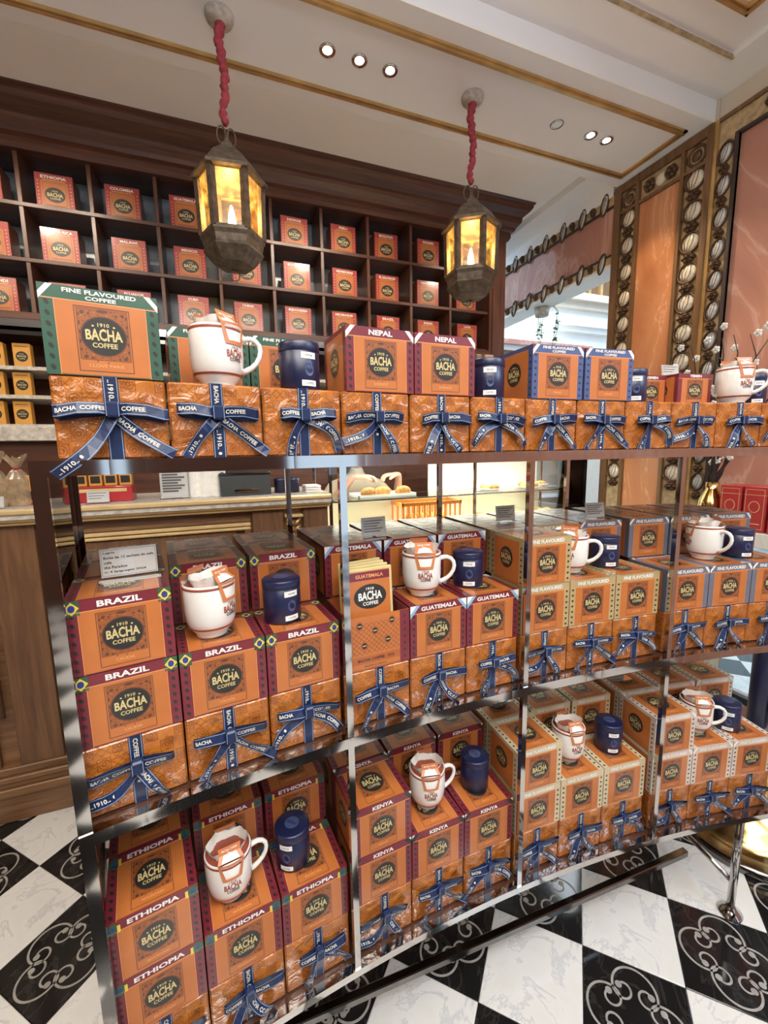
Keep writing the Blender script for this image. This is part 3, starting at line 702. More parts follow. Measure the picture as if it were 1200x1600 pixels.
# ------------------------------------------------------------------ ceiling downlights
for k, (x, en, nm, tilt) in enumerate(((.555, 1, 'left of a trio between the lanterns', 42), (.706, 1, 'middle of a trio between the lanterns', -20), (.859, 1, 'right of a trio between the lanterns', 42), (1.86, .3, 'dim left one right of the second lantern', 0), (2.108, 1, 'middle one right of the second lantern', 42), (2.23, 1, 'last one by the carved pillar', -20), (-.85, 1, 'left of an added unseen pair beyond the left lantern', 42), (-1.2, 1, 'right of an added unseen pair beyond the left lantern', 42))):  # the pair past the left lantern is added out of view to brighten the cubbies
    t = thing('downlight', (x, 2.1, C1), 0, 'recessed round ceiling spotlight, ' + nm, 'spotlight', 'recessed downlights')
    m = MB(); n = 20
    m.lathe([(.024, -.001), (.036, -.004), (.038, 0.0), (.024, .0)], 'chrome', n=n); m.build('ring', t)
    m = MB(); m.lathe([(0.0, -.0015), (.016, -.0025), (.022, -.0015)], 'lamp_face' if en > .5 else 'white_paint', n=16); m.build('lens', t)
    if en > .5: spot('downlight_beam', (x, 2.1, C1-.01), 42, 85, (1, .86, .68), rot=(math.radians(tilt), 0, 0))
for x, y, rx, ry in ((2.2, 1.15, 0, math.radians(-14)), ):
    spot('wall_washer', (x, y, 3.5), 40, 46, (1, .72, .42), rot=(0, math.radians(-16), 0))
spot('pillar_washer', (2.35, 2.1, 3.38), 20, 60, (1, .72, .42), rot=(0, math.radians(-12), 0))

# ------------------------------------------------------------------ lanterns
def lantern(x, y, rz, label):
    t = thing('hanging_lantern', (x, y, 0), rz, label, 'lantern', 'hanging bronze lanterns')
    m = MB(); m.lathe([(.0, C1-.03), (.022, C1-.032), (.03, C1-.022), (.052, C1-.022), (.058, C1-.008), (.058, C1)], 'stone', n=24); m.build('canopy', t)
    m = MB(); P = []; R = []
    for i in range(40):
        u = i/39; z = C1-.025-(C1-.03-2.985)*u; a = u*PI*9
        P.append((.003*math.sin(a)+.007*math.sin(3+u*9), .003*math.cos(a), z)); R.append(.019+.004*math.sin(i*1.9)-.006*u)
    m.tube(P, R, 'crimson', 9)
    P2 = [(p[0]+.0105*math.cos(i*.45), p[1]+.0105*math.sin(i*.45), p[2]) for i, p in enumerate(P)]; m.tube(P2, .009, 'crimson', 6); m.build('cord_sleeve', t)
    for sx, nm in ((-1, 0), (1, 1)):
        m = MB(); m.tube([(sx*.022+.018*math.cos(a), 0, 2.955+.034*math.sin(a)) for a in [2*PI*i/16 for i in range(16)]], .0035, 'iron', 6, True); m.build('hook', t, rz=.5*nm)
    m = MB(); h6 = dict(n=6, smooth=False)
    m.lathe([(.0, 2.935), (.018, 2.93), (.02, 2.915), (.038, 2.908), (.040, 2.89), (.06, 2.88), (.104, 2.845), (.135, 2.80), (.158, 2.782), (.160, 2.768), (.146, 2.764), (.136, 2.76), (.13, 2.768)], 'iron', **h6)
    m.tube([(0, 0, 2.93), (0, 0, 2.955)], .006, 'iron', 6); m.build('roof', t)
    for i in range(6):
        a = PI/3*i; m = MB(); ca, sa = math.cos(a), math.sin(a)
        m.tube([(.124*ca, .124*sa, 2.545), (.130*ca, .130*sa, 2.775)], .0175, 'iron', 4, smooth=False)
        m.build('upright', t)
        a2 = a+PI/3; c2, s2 = math.cos(a2), math.sin(a2)
        g = MB(); g.add([(.120*ca, .120*sa, 2.548), (.120*c2, .120*s2, 2.548), (.126*c2, .126*s2, 2.772), (.126*ca, .126*sa, 2.772)], [(0, 1, 2, 3)], 'glow_glass'); g.build('glass_pane', t)
    m = MB(); m.lathe([(.116, 2.552), (.135, 2.552), (.137, 2.535), (.128, 2.52), (.122, 2.495), (.128, 2.48), (.12, 2.47), (.085, 2.43), (.03, 2.418), (0, 2.416)], 'iron', **h6)
    m.lathe([(0, 2.553), (.116, 2.552)], 'iron', **h6); m.build('base', t)
    m = MB(); m.tube([(.018*math.cos(a), 0, 2.393+.022*math.sin(a)) for a in [2*PI*i/16 for i in range(16)]], .003, 'iron', 6, True); m.build('bottom_ring', t)
    m = MB(); m.tube([(0, 0, 2.555), (0, 0, 2.59)], .012, 'film_gold', 8); m.build('candle_socket', t)
    m = MB(); m.lathe([(0, 2.585), (.011, 2.588), (.017, 2.61), (.014, 2.64), (.005, 2.675), (0, 2.68)], 'bulb', n=10); m.build('bulb', t)
    l = bpy.data.lights.new('lantern_glow', 'POINT'); l.energy = 5; l.color = (1, .66, .32); l.shadow_soft_size = .015
    o = bpy.data.objects.new('lantern_glow', l); o.location = (x, y, 2.69); COL.objects.link(o)
lantern(.1, 2.1, math.radians(-6), 'bronze hexagonal lantern on red cord, left one, larger in view')
lantern(1.313, 2.1, math.radians(-34), 'bronze hexagonal lantern on red cord, right one near cornice end')

# ------------------------------------------------------------------ service counter
KY = 2.14
ct = thing('service_counter', (-.9, KY, 0), 0, 'panelled walnut service counter with a gilded top edge, behind the rack', 'counter')
def cbx(nm, x0, x1, y0, y1, z0, z1, mm, bv=.002):
    m = MB(); m.bbox((x0+.9, y0-KY, z0), (x1+.9, y1-KY, z1), mm, bv); return m.build(nm, ct)
cbx('body', -3.0, .49, KY+.03, 2.62, .15, 1.35, 'wood_counter')
cbx('worktop', -3.0, .50, KY-.05, 2.66, 1.355, 1.40, 'stone')
for z0, z1, d in ((1.375, 1.398, -.03), (1.345, 1.372, -.012), (1.33, 1.343, .005)): cbx('gilt_edge', -3.0, .50, KY+d-.03, KY+d+.0, z0, z1, 'gold_lit', .006)
for z0, z1, d in ((.0, .13, .02), (.13, .17, -.0), (.17, .20, .012), (.20, .225, .0), (.225, .26, .015)): cbx('plinth_moulding', -3.0, .49, KY+d-.02, KY+.05, z0, z1, 'wood_counter', .004)
for x0, x1 in ((-.75, .10), (-3.0, -1.15)):
    for (a, b_) in ((0, 'wood_counter'), ):
        fr_ = cbx('panel', x0+.07, x1-.07, KY+.012, KY+.035, .36, 1.23, 'wood_counter_v')
    for z0, z1, mm in ((1.275, 1.292, 'wood_counter'), (1.255, 1.272, 'gold_lit'), (1.236, 1.25, 'gold_lit'), (.34, .37, 'wood_counter')): cbx('panel_moulding', x0, x1, KY-.004, KY+.03, z0, z1, mm, .004)
    for xx in (x0, x1-.03): cbx('panel_moulding', xx, xx+.03, KY-.0, KY+.03, .34, 1.29, 'wood_counter_v', .004)
for x0, x1 in ((.11, .26), (.36, .49), (-.93, -.77), (-1.13, -1.0)): cbx('stile', x0, x1, KY+.008, KY+.03, .26, 1.33, 'wood_counter_v')
for x in (.31, -.965):
    cbx('capital_bar', x-.045, x+.045, KY-.03, KY+.03, 1.285, 1.30, 'gold_lit', .004)
    m = MB()
    for k in range(5):
        for sx in (-1, 1): m.tube([(sx*.03, -.01, 1.275-.032*k), (sx*.014, -.025, 1.262-.032*k), (0, -.02, 1.245-.032*k)], [.006, .010, .004], 'gold_trim', 6)
    m.tube([(0, -.005, 1.27), (0, -.005, .5)], .014, 'wood_counter_v', 6); m.build('carved_leaf', ct, (x+.9, 0, 0))

# pastry case
pc = thing('pastry_case', (.5, KY, 0), 0, 'bright glass pastry display case right of the walnut counter', 'display case')
def pbx(nm, x0, x1, y0, y1, z0, z1, mm, bv=.002):
    m = MB(); m.bbox((x0-.5, y0-KY, z0), (x1-.5, y1-KY, z1), mm, bv); return m.build(nm, pc)
pbx('body', .5, 2.25, KY+.02, 2.60, .12, 1.13, 'cream_panel'); pbx('plinth', .52, 2.25, KY+.05, 2.6, 0, .12, 'black_plastic')
pbx('deck', .5, 2.25, KY, 2.62, 1.13, 1.15, 'white_paint'); pbx('front_rail', .5, 2.25, KY-.01, KY+.01, 1.09, 1.16, 'chrome')
pbx('glass_shelf', .53, 2.22, KY+.04, 2.55, 1.335, 1.345, 'glass'); pbx('shelf_edge', .53, 2.22, KY+.036, KY+.042, 1.335, 1.345, 'chrome')
pbx('front_glass', .5, 2.25, KY, KY+.006, 1.16, 1.58, 'glass'); pbx('top_glass', .5, 2.25, KY, 2.5, 1.585, 1.593, 'glass')
for x in (.5, 1.38, 2.235):
    pbx('post', x, x+.016, KY+.0, KY+.016, 1.15, 1.60, 'chrome'); pbx('post', x, x+.016, 2.56, 2.576, 1.15, 1.60, 'chrome')
pbx('light_bar', .52, 2.23, KY+.015, KY+.035, 1.57, 1.585, 'led')
pbx('rear_panel', .52, 2.22, 2.56, 2.58, 1.15, 1.33, 'cream_panel'); pbx('rear_door', 1.30, 2.22, 2.585, 2.60, 1.15, 1.57, 'white_paint')
area('pastry_case_light', (1.35, KY+.2, 1.56), 1.6, 8, (1, .93, .78), sy=.12)
area('pastry_case_low_light', (1.35, KY+.15, 1.325), 1.6, 3, (1, .93, .78), sy=.05)

def tray(x, y, z, w, d, label, mm='paper', cat='tray'):
    t = MB(); t.bbox((-w/2, -d/2, 0), (w/2, d/2, .006), mm, .002)
    for q in ((-w/2, -d/2, w/2, -d/2+.005), (-w/2, d/2-.005, w/2, d/2), (-w/2, -d/2, -w/2+.005, d/2), (w/2-.005, -d/2, w/2, d/2)): t.box((q[0], q[1], 0), (q[2], q[3], .018), mm)
    o = t.build('tray', None, (x, y, z)); tag(o, label, cat); return o
tray(.87, 2.34, 1.345, .36, .2, 'white tray carrying three croissants on the glass shelf')
def croissant_mesh(n=11):
    b = MB(); P = []; R = []
    for i in range(n*3):
        u = i/(n*3-1)*2-1; a = u*1.15
        P.append((.055*math.sin(a), -.02*math.cos(a)+.0, .02)); R.append((.027*(1-abs(u)**2.2)+.004)*(1+.13*(i % 3 == 0)-.05*(i % 3 == 1)))
    b.tube(P, R, 'bread', 10); return b.data('croissant')
CR = croissant_mesh()
for k, (x, y, rz, w_) in enumerate(((.76, 2.30, .2, 'left'), (.87, 2.35, -.15, 'middle'), (.98, 2.31, .1, 'right'))):
    o = link('croissant', CR, None, (x, y, 1.3515), rz); tag(o, 'golden croissant on the white tray, %s of three' % w_, 'croissant', 'croissants on the white tray')
# orange slatted basket
bk = thing('slatted_basket', (1.16, 2.34, 1.152), 0, 'orange plastic slatted basket on the case deck', 'basket')
m = MB(); m.bbox((-.2, -.09, 0), (.2, .09, .012), 'orange_plastic'); m.build('bottom', bk)
m = MB()
for y in (-.09, .082): m.box((-.2, y, .13), (.2, y+.008, .15), 'orange_plastic'); m.box((-.2, y, .0), (.2, y+.008, .02), 'orange_plastic')
for x in (-.2, .192): m.box((x, -.09, .13), (x+.008, .09, .15), 'orange_plastic')
m.build('rim', bk)
for i in range(12):
    m = MB(); x = -.197+i*.0348
    for y in (-.089, .083): m.box((x, y, .012), (x+.01, y+.006, .14), 'orange_plastic')
    m.build('slat', bk)
for k in range(4):
    m = MB(); m.tube([(-.07, 0, .03), (-.03, 0, .034), (.03, 0, .034), (.07, 0, .03)], [.012, .027, .027, .012], 'bread', 10)
    o = m.build('bread_roll', None, (1.06+.065*k, 2.34, 1.166), 1.5); tag(o, 'browned bread roll in the orange slatted basket, %s from the left' % ['first', 'second', 'third', 'fourth'][k], 'bread', 'rolls in the orange basket')
# plates of pastry
def plate(x, y, z, r, label):
    m = MB(); m.lathe([(0, 0), (r*.6, 0), (r, .012), (r, .016), (r*.6, .005), (0, .004)], 'china', n=24); o = m.build('plate', None, (x, y, z)); tag(o, label, 'plate'); return o
def bun(x, y, z, s, label, grp, mm='bread'):
    m = MB(); m.blob((0, 0, s*.55), s, mm, 12, 6, (1, 1, .6))
    for a in (0, 1.2, 2.4): m.tube([(s*.8*math.cos(a), s*.8*math.sin(a), s*.75), (0, 0, s*1.18), (-s*.8*math.cos(a), -s*.8*math.sin(a), s*.75)], s*.05, 'bread_pale', 4)
    o = m.build('bun', None, (x, y, z)); tag(o, label, 'bun', grp)
pls = [(1.62, 2.33, 1.345, .085, 'upper shelf', 'middle'), (1.93, 2.33, 1.345, .09, 'upper shelf', 'right'), (2.12, 2.45, 1.345, .07, 'upper shelf', 'far right'),
       (1.60, 2.36, 1.151, .085, 'deck', 'middle'), (1.84, 2.34, 1.151, .085, 'deck', 'right'), (2.1, 2.36, 1.151, .09, 'deck', 'far right')]
for x, y, z, r, lv, ps in pls:
    plate(x, y, z, r, 'white plate of buns on the pastry case %s, %s' % (lv, ps))
    for q in range(4):
        a = q*PI/2+.4; bun(x+r*.45*math.cos(a), y+r*.45*math.sin(a), z+.005, r*.36, '%s bun on the %s plate of the pastry case %s' % (['pale rear-right', 'dark rear-left', 'pale front-left', 'dark front-right'][q], ps, lv), 'buns on the %s %s plate' % (ps, lv), 'bread' if q % 2 else 'bread_pale')

# things on the walnut counter
def card(x, y, z, w, h, label, lines=4, rz=0, tilt=.15, head=None, holder=True):
    t = thing('price_card', (x, y, z), rz, label, 'card', 'price cards')
    c, s = math.cos(tilt), math.sin(tilt)
    fn = lambda a, b_, o: (a, b_*s-o*c, b_*c+o*s+.004)
    m = MB(); put_rect(m, fn, -w/2, 0, w/2, h, 'paper', 0); put_rect(m, lambda a, b_, o: (a, b_*s+.0012, b_*c+.004), w/2, 0, -w/2, h, 'paper', 0)
    put_frame(m, fn, -w*.48, h*.04, w*.48, h*.96, w*.006, 'ink_grey', .0006)
    if head:
        for i, q in enumerate(head): put_text(m, fn, q, -w*.44+min(w*.88, w*.033*len(q))/2, h*(.86-.17*i), min(w*.88, w*.033*len(q)), h*.09, 'ink', .0008, .01)
    else:
        for i in range(lines):
            ww = w*(.8-.12*(i % 3)); put_rect(m, fn, -w*.42, h*(.82-.7*i/lines)-h*.03, -w*.42+ww, h*(.82-.7*i/lines)+h*.02, 'ink_grey', .0008)
    m.build('sheet', t)
    if holder:
        m = MB(); fb = lambda a, b_, o: (a, b_*s-o*c, b_*c+o*s+.004)
        put_rect(m, fb, -w*.54, -.002, w*.54, h*1.05, 'acrylic', .003); put_rect(m, lambda a, b_, o: (a, -.004-b_, .001), -w*.54, 0, w*.54, .03, 'acrylic', 0)
        m.build('holder', t)
    return t
card(-.23, 2.2, 1.402, .12, .165, 'tall white menu sheet in pink-edged stand on the walnut counter', 9, tilt=.05)
card(-.53, 2.155, 1.402, .085, .05, 'small white price card before the red box', 3)
card(-.90, 2.14, 1.402, .09, .045, 'white price card before the cellophane bags', 2)
t = thing('red_tray_box', (-.53, 2.27, 1.401), 0, 'open red carton on the counter holding four yellow coffee packs', 'box')
m = MB(); m.bbox((-.12, -.05, 0), (.12, .06, .07), 'red_card', .002); put_rect(m, lambda x, y, o: (x, -.05-o, y), -.1, .045, .1, .06, 'film_gold', .0006); m.build('carton', t)
for k in range(4):
    m = MB(); m.bbox((-.026, 0, 0), (.026, .04, .10), 'tin_yellow', .002); put_rect(m, lambda x, y, o: (x, -o, y), -.019, .012, .019, .045, 'film_black', .0005); put_rect(m, lambda x, y, o: (x, -o, y), -.02, .07, .02, .075, 'film_brown', .0005)
    o = m.build('coffee_sachet_pack', None, (-.62+.06*k, 2.265, 1.4715)); tag(o, 'slim yellow and black coffee pack standing on the red carton, %s' % ['leftmost', 'second from left', 'third from left', 'rightmost'][k], 'coffee pack', 'packs on the red carton')
for k, x in enumerate((-.80, -.735)):
    m = MB(); m.bbox((-.03, 0, 0), (.03, .05, .13), 'tin_yellow', .002); put_rect(m, lambda a, y, o: (a, -o, y), -.024, .02, .024, .06, 'film_black', .0005); put_rect(m, lambda a, y, o: (a, -o, y), -.024, .0, .024, .015, 'red_card', .0005)
    o = m.build('coffee_pack', None, (x, 2.23, 1.401)); tag(o, 'yellow coffee pack behind the left chrome post, %s' % ['left', 'right'][k], 'coffee pack', 'packs behind the left post')
for k, (x, h) in enumerate(((-1.0, .2), (-.91, .23), (-.835, .21))):
    m = MB(); n = 28; V = []
    LV = ((.9, 0, .05), (1, .02, .08), (1, .07, .06), (.95, .115, .08), (.55, .145, .22), (.22, .16, .3), (.5, .185, .35), (.85, h, .4))
    for f_, z, pl in LV:
        for i in range(n):
            t_ = 2*PI*i/n; rr = f_*(1+pl*math.sin(i*2.6+k)*.6+random.uniform(-.04, .04)); sq = 1/max(abs(math.cos(t_)), abs(math.sin(t_)))**.6
            V.append((.042*rr*sq*math.cos(t_), .027*rr*sq*math.sin(t_), z+(random.uniform(-.012, .012) if z == h else 0)))
    m.add(V, [(r*n+i, r*n+(i+1) % n, (r+1)*n+(i+1) % n, (r+1)*n+i) for r in range(len(LV)-1) for i in range(n)]+[tuple(range(n))[::-1]], 'cellophane', False)
    m.lathe([(.013, .155), (.016, .16), (.013, .165)], 'crimson', n=12)
    o = m.build('cellophane_bag', None, (x, 2.24, 1.401)); tag(o, 'tied kraft cellophane bag of treats on counter, %s' % ['left', 'middle', 'right beside the chrome post'][k], 'bag', 'cellophane bags on the counter')
# till / scanner and white towel
t = thing('card_terminal', (.10, 2.25, 1.401), .05, 'dark grey counter-top payment machine with a slot', 'machine')
m = MB(); m.prism([(-.06, 0), (.07, 0), (.07, .10), (.0, .12), (-.05, .10)], (-.13, 0, 0), (.11, 0, 0), 'black_plastic', (0, 1, 0), (0, 0, 1)); m.build('housing', t)
m = MB(); m.bbox((-.07, -.068, .018), (.05, -.058, .032), 'chrome'); m.build('slot', t)
m = MB(); m.bbox((-.135, -.055, .102), (.115, .02, .112), 'chrome_dark'); m.build('lid', t)
m = MB(); n = 14; V = []
for j in range(9):
    for i in range(n): V.append((-.1+.2*i/(n-1), -.05+.02*math.sin(i*1.7)+.012*random.random(), .13*j/8))
m.add(V, [(j*n+i, j*n+i+1, (j+1)*n+i+1, (j+1)*n+i) for j in range(8) for i in range(n-1)], 'filter_paper', True)
V = [(x, y+.09, z) for x, y, z in V]; m.add(V, [(j*n+i, (j+1)*n+i, (j+1)*n+i+1, j*n+i+1) for j in range(8) for i in range(n-1)], 'filter_paper', True)
m.box((-.1, -.03, .125), (.1, .05, .131), 'filter_paper')
o = m.build('paper_bag', None, (-.10, 2.27, 1.401)); tag(o, 'crumpled white paper bag between menu stand and payment machine', 'bag')
for k in range(2):
    m = MB(); m.lathe([(0, 0), (.03, 0), (.03, .06), (.031, .062), (.031, .075), (0, .078)], 'navy', n=18)
    o = m.build('coffee_tin', None, (.265+.07*k, 2.26, 1.401)); tag(o, 'small navy tin on the counter beside payment machine, %s' % ['left', 'right'][k], 'tin', 'navy tins on the counter')
m = MB(); m.bbox((-.06, 0, 0), (.06, .05, .03), 'orange_plastic', .01); o = m.build('orange_packet', None, (.17, 2.36, 1.401)); 
m = MB()
for z in (1.402, 1.414, 1.426): m.box((-.04, -.06, z-1.401), (.04, .06, z-1.401+.009), 'paper')
tag(o, 'flat orange packet lying behind the payment machine', 'packet')
o = m.build('leaflet_stack', None, (.43, 2.26, 1.401)); tag(o, 'short stack of white leaflets at the counter end', 'leaflets')

# ------------------------------------------------------------------ curved chrome display rack
RC = Vector((.5906, -3.5894, 0)); RR = 4.3816
def A(a, dr=0, z=0): a = math.radians(a); return RC + Vector(((RR+dr)*math.sin(a), (RR+dr)*math.cos(a), z))
POST = [-10.95, -5.03, .93, 7.0, 12.95]
ZT, ZM, ZL = 1.597, 1.0185, .447
rk = thing('display_rack', A(1, .2), 0, 'long curved three-tier chrome display rack filled with coffee boxes', 'display rack')
OFF = -A(1, .2)
def arcbar(mb, a0, a1, dr0, dr1, z0, z1, m_, seg=None):
    n = seg or max(2, int(abs(a1-a0)/1.2)); V = []
    for i in range(n+1):
        a = a0+(a1-a0)*i/n
        for dr, z in ((dr0, z0), (dr1, z0), (dr1, z1), (dr0, z1)): V.append(A(a, dr, z)+OFF)
    f = [(4*i+k, 4*i+(k+1) % 4, 4*i+4+(k+1) % 4, 4*i+4+k) for i in range(n) for k in range(4)] + [(3, 2, 1, 0), (4*n, 4*n+1, 4*n+2, 4*n+3)]
    mb.add(V, f, m_)
for zt, hh in ((ZT, .022), (ZM, .022), (ZL, .018)):
    m = MB(); arcbar(m, -11.07, 13.07, -.009, .009, zt-hh, zt, 'chrome', 40); m.build('front_rail', rk)
    m = MB(); arcbar(m, -11.07, 13.07, .449, .467, zt-hh, zt, 'chrome', 40); m.build('rear_rail', rk)
    m = MB(); arcbar(m, -11.05, 13.05, .0095, .4485, zt-.014, zt-.001, 'shelf_board', 40); m.build('shelf', rk)
    for a in POST:
        m = MB(); arcbar(m, a-.11, a+.11, .0095, .4485, zt-.02, zt-.0145, 'chrome', 1); m.build('cross_rail', rk)
for a in POST:
    h = .0068
    for dr, top in ((0, ZT-.022), (.458, ZT-.022)):
        for z0, z1 in ((ZL, ZM-.022), (ZM, top)):
            m = MB(); w_ = math.degrees((.0068 if a > -10 or dr else .0095)/(RR+dr)); arcbar(m, a-w_, a+w_, dr-h, dr+h, z0, z1, 'chrome', 1); m.build('post', rk)
for zt, zb in ((ZT-.024, ZM), (ZM-.024, ZL)):
    m = MB(); arcbar(m, -11.0, -10.985, .012, .445, zb, zt, 'acrylic', 1); m.build('side_pane', rk)
for a, dr in ((12.3, .06), (-10.3, .06), (12.3, .40), (-10.3, .40)):
    p = A(a, dr)+OFF; m = MB()
    m.tube([p+Vector((0, 0, .01)), p+Vector((0, 0, ZL-.021))], .012, 'chrome', 12)
    m.build('leg', rk); m = MB(); m.lathe([(.036, 0.0005), (.036, .006), (.02, .016), (.013, .03)], 'chrome', (p.x, p.y, 0), 20); m.build('foot', rk)
for a in (12.3, -10.3): m = MB(); m.tube([A(a, .07, .12)+OFF, A(a, .39, .12)+OFF], .009, 'chrome', 8); m.build('cross_stretcher', rk)
m = MB(); m.bbox((-.28, .0, .108), (1.50, .022, .132), 'chrome_dark', .003); o = m.build('stretcher', rk, (OFF.x, OFF.y+.925, 0), -.034)

# ---- carton kinds
KW, KD, KH = .1455, .137, .1215
def kind(border, title, sub, **kw): return carton_data(title.lower().replace(' ', '_'), KW, KD, KH, border, title, sub, **kw)
K = {
 'brazil': ('BRAZIL box with maroon border', kind('maroon', 'BRAZIL', 'CAUDIA', flag='brazil')),
 'guatemala': ('GUATEMALA box with maroon border', kind('maroon', 'GUATEMALA', 'ANTIGUA', flag='guatemala')),
 'ethiopia': ('ETHIOPIA box with maroon border', kind('maroon', 'ETHIOPIA', 'MOUNTAIN', flag='ethiopia')),
 'kenya': ('KENYA box with maroon border', kind('maroon', 'KENYA', 'KENTA', flag='kenya')),
 'nepal': ('NEPAL box with maroon border', kind('maroon', 'NEPAL', 'EVEREST', flag='nepal')),
 'sand': ('sand-bordered dotted box', kind('sand_border', 'FINE FLAVOURED', 'COFFEE', dots=True)),
 'grey': ('grey-bordered box', kind('grey_border', 'FINE FLAVOURED', 'COFFEE', flag='pale', beans=False)),
 'cream': ('cream-bordered dotted box', kind('cream_border', 'FINE FLAVOURED', 'COFFEE', dots=True)),
 'pale': ('pale pink-bordered dotted box', kind('pale_border', 'FINE FLAVOURED', 'COFFEE', dots=True, flag='pale')),
 'blue': ('blue-bordered box', kind('blue_border', 'FINE FLAVOURED', 'PARIS', title2='COFFEE', dots=True, flag='nepal')),
 'green': ('green-bordered box', kind('green_border', 'FINE FLAVOURED', 'I LOVE PARIS', title2='COFFEE', flag='pale')),
}
Y_ = carton_data('yemen', .115, .11, .088, 'maroon', 'YEMEN', 'MOKHA', beans=False)
def at(o, a, dr, z, jit=0):
    p = A(a, dr); o.location = (p.x, p.y, z); o.rotation_euler = (0, 0, -math.radians(a)+jit); return o
def carton(key, a, dr, z, where, group=None, jit=0, label=None):
    txt, (b_, p_) = K[key]
    o = link('coffee_box', b_, None); link('label_print', p_, o); at(o, a, dr, z, jit)
    tag(o, label or 'orange %s, %s' % (txt, where), 'coffee box', group or ('%s coffee boxes' % key)); return o

# ---- gift boxes with ribbons
GW, GD, GH = .1455, .137, .1205
def wrapped_mesh():
    b = MB(); b.bbox((-GW/2, 0, 0), (GW/2, GD, GH), 'gift', .003)
    # folded paper flaps on the ends
    for sx in (-1, 1):
        x = sx*(GW/2+.0004); b.add([(x, .01, .01), (x, GD-.01, .01), (x, GD*.5, .07)], [(0, 1, 2) if sx > 0 else (2, 1, 0)], 'gift')
    return b.data('gift_box')
GM = wrapped_mesh()
def strip(mb, P, Wv, width, text=None, tscale=.5, start=.008, flip=False):
    P = [Vector(p) for p in P]; n = len(P); Wv = [Vector(w).normalized() for w in (Wv if isinstance(Wv, list) else [Wv]*n)]
    S = [0]
    for i in range(n-1): S.append(S[-1]+(P[i+1]-P[i]).length)
    T = [(P[min(i+1, n-1)]-P[max(i-1, 0)]).normalized() for i in range(n)]
    Nn = [T[i].cross(Wv[i]).normalized() for i in range(n)]
    h = width/2
    def fn(s_, y, o):
        s_ = max(0, min(S[-1]-1e-6, s_)); i = 0
        while S[i+1] < s_: i += 1
        u = (s_-S[i])/(S[i+1]-S[i]); w = Wv[i].lerp(Wv[i+1], u).normalized(); nn = Nn[i].lerp(Nn[i+1], u).normalized()
        return P[i].lerp(P[i+1], u)+w*y+nn*o
    mb.add([p+w*s_*h for p, w in zip(P, Wv) for s_ in (-1, 1)], [(2*i, 2*i+2, 2*i+3, 2*i+1) for i in range(n-1)], 'ribbon')
    for e in (-.82, .82):
        mb.add([p+w*(e+d)*h+nn*.0004 for p, w, nn in zip(P, Wv, Nn) for d in (-.055, .055)], [(2*i, 2*i+2, 2*i+3, 2*i+1) for i in range(n-1)], 'ribbon_edge')
    if text:
        s_ = start; k = 0; L = S[-1]; th = width*tscale
        seq = text
        while True:
            tx = seq[k % len(seq)]; k += 1; tw_ = th*.78*(len(tx)-.6*tx.count('.')) if tx != 'o' else th*.7
            if s_+tw_ > L-.002: break
            if tx == 'o': put_disc(mb, (lambda x, y, o: fn(x, y, o)), s_+tw_/2, 0, th*.34, th*.42, 'ribbon_ink', .0007, 8)
            else:
                v, f = letters(tx, .03); c0 = s_+tw_/2
                sg = -1 if flip else 1
                mb.add([fn(c0+sg*a*tw_, sg*b_*th, .0007) for a, b_ in v], f, 'ribbon_ink')
            s_ += tw_+th*.6
WD = ['BACHA', 'COFFEE', '..1910..', 'o', 'MAITRE DU MOKA', 'o']
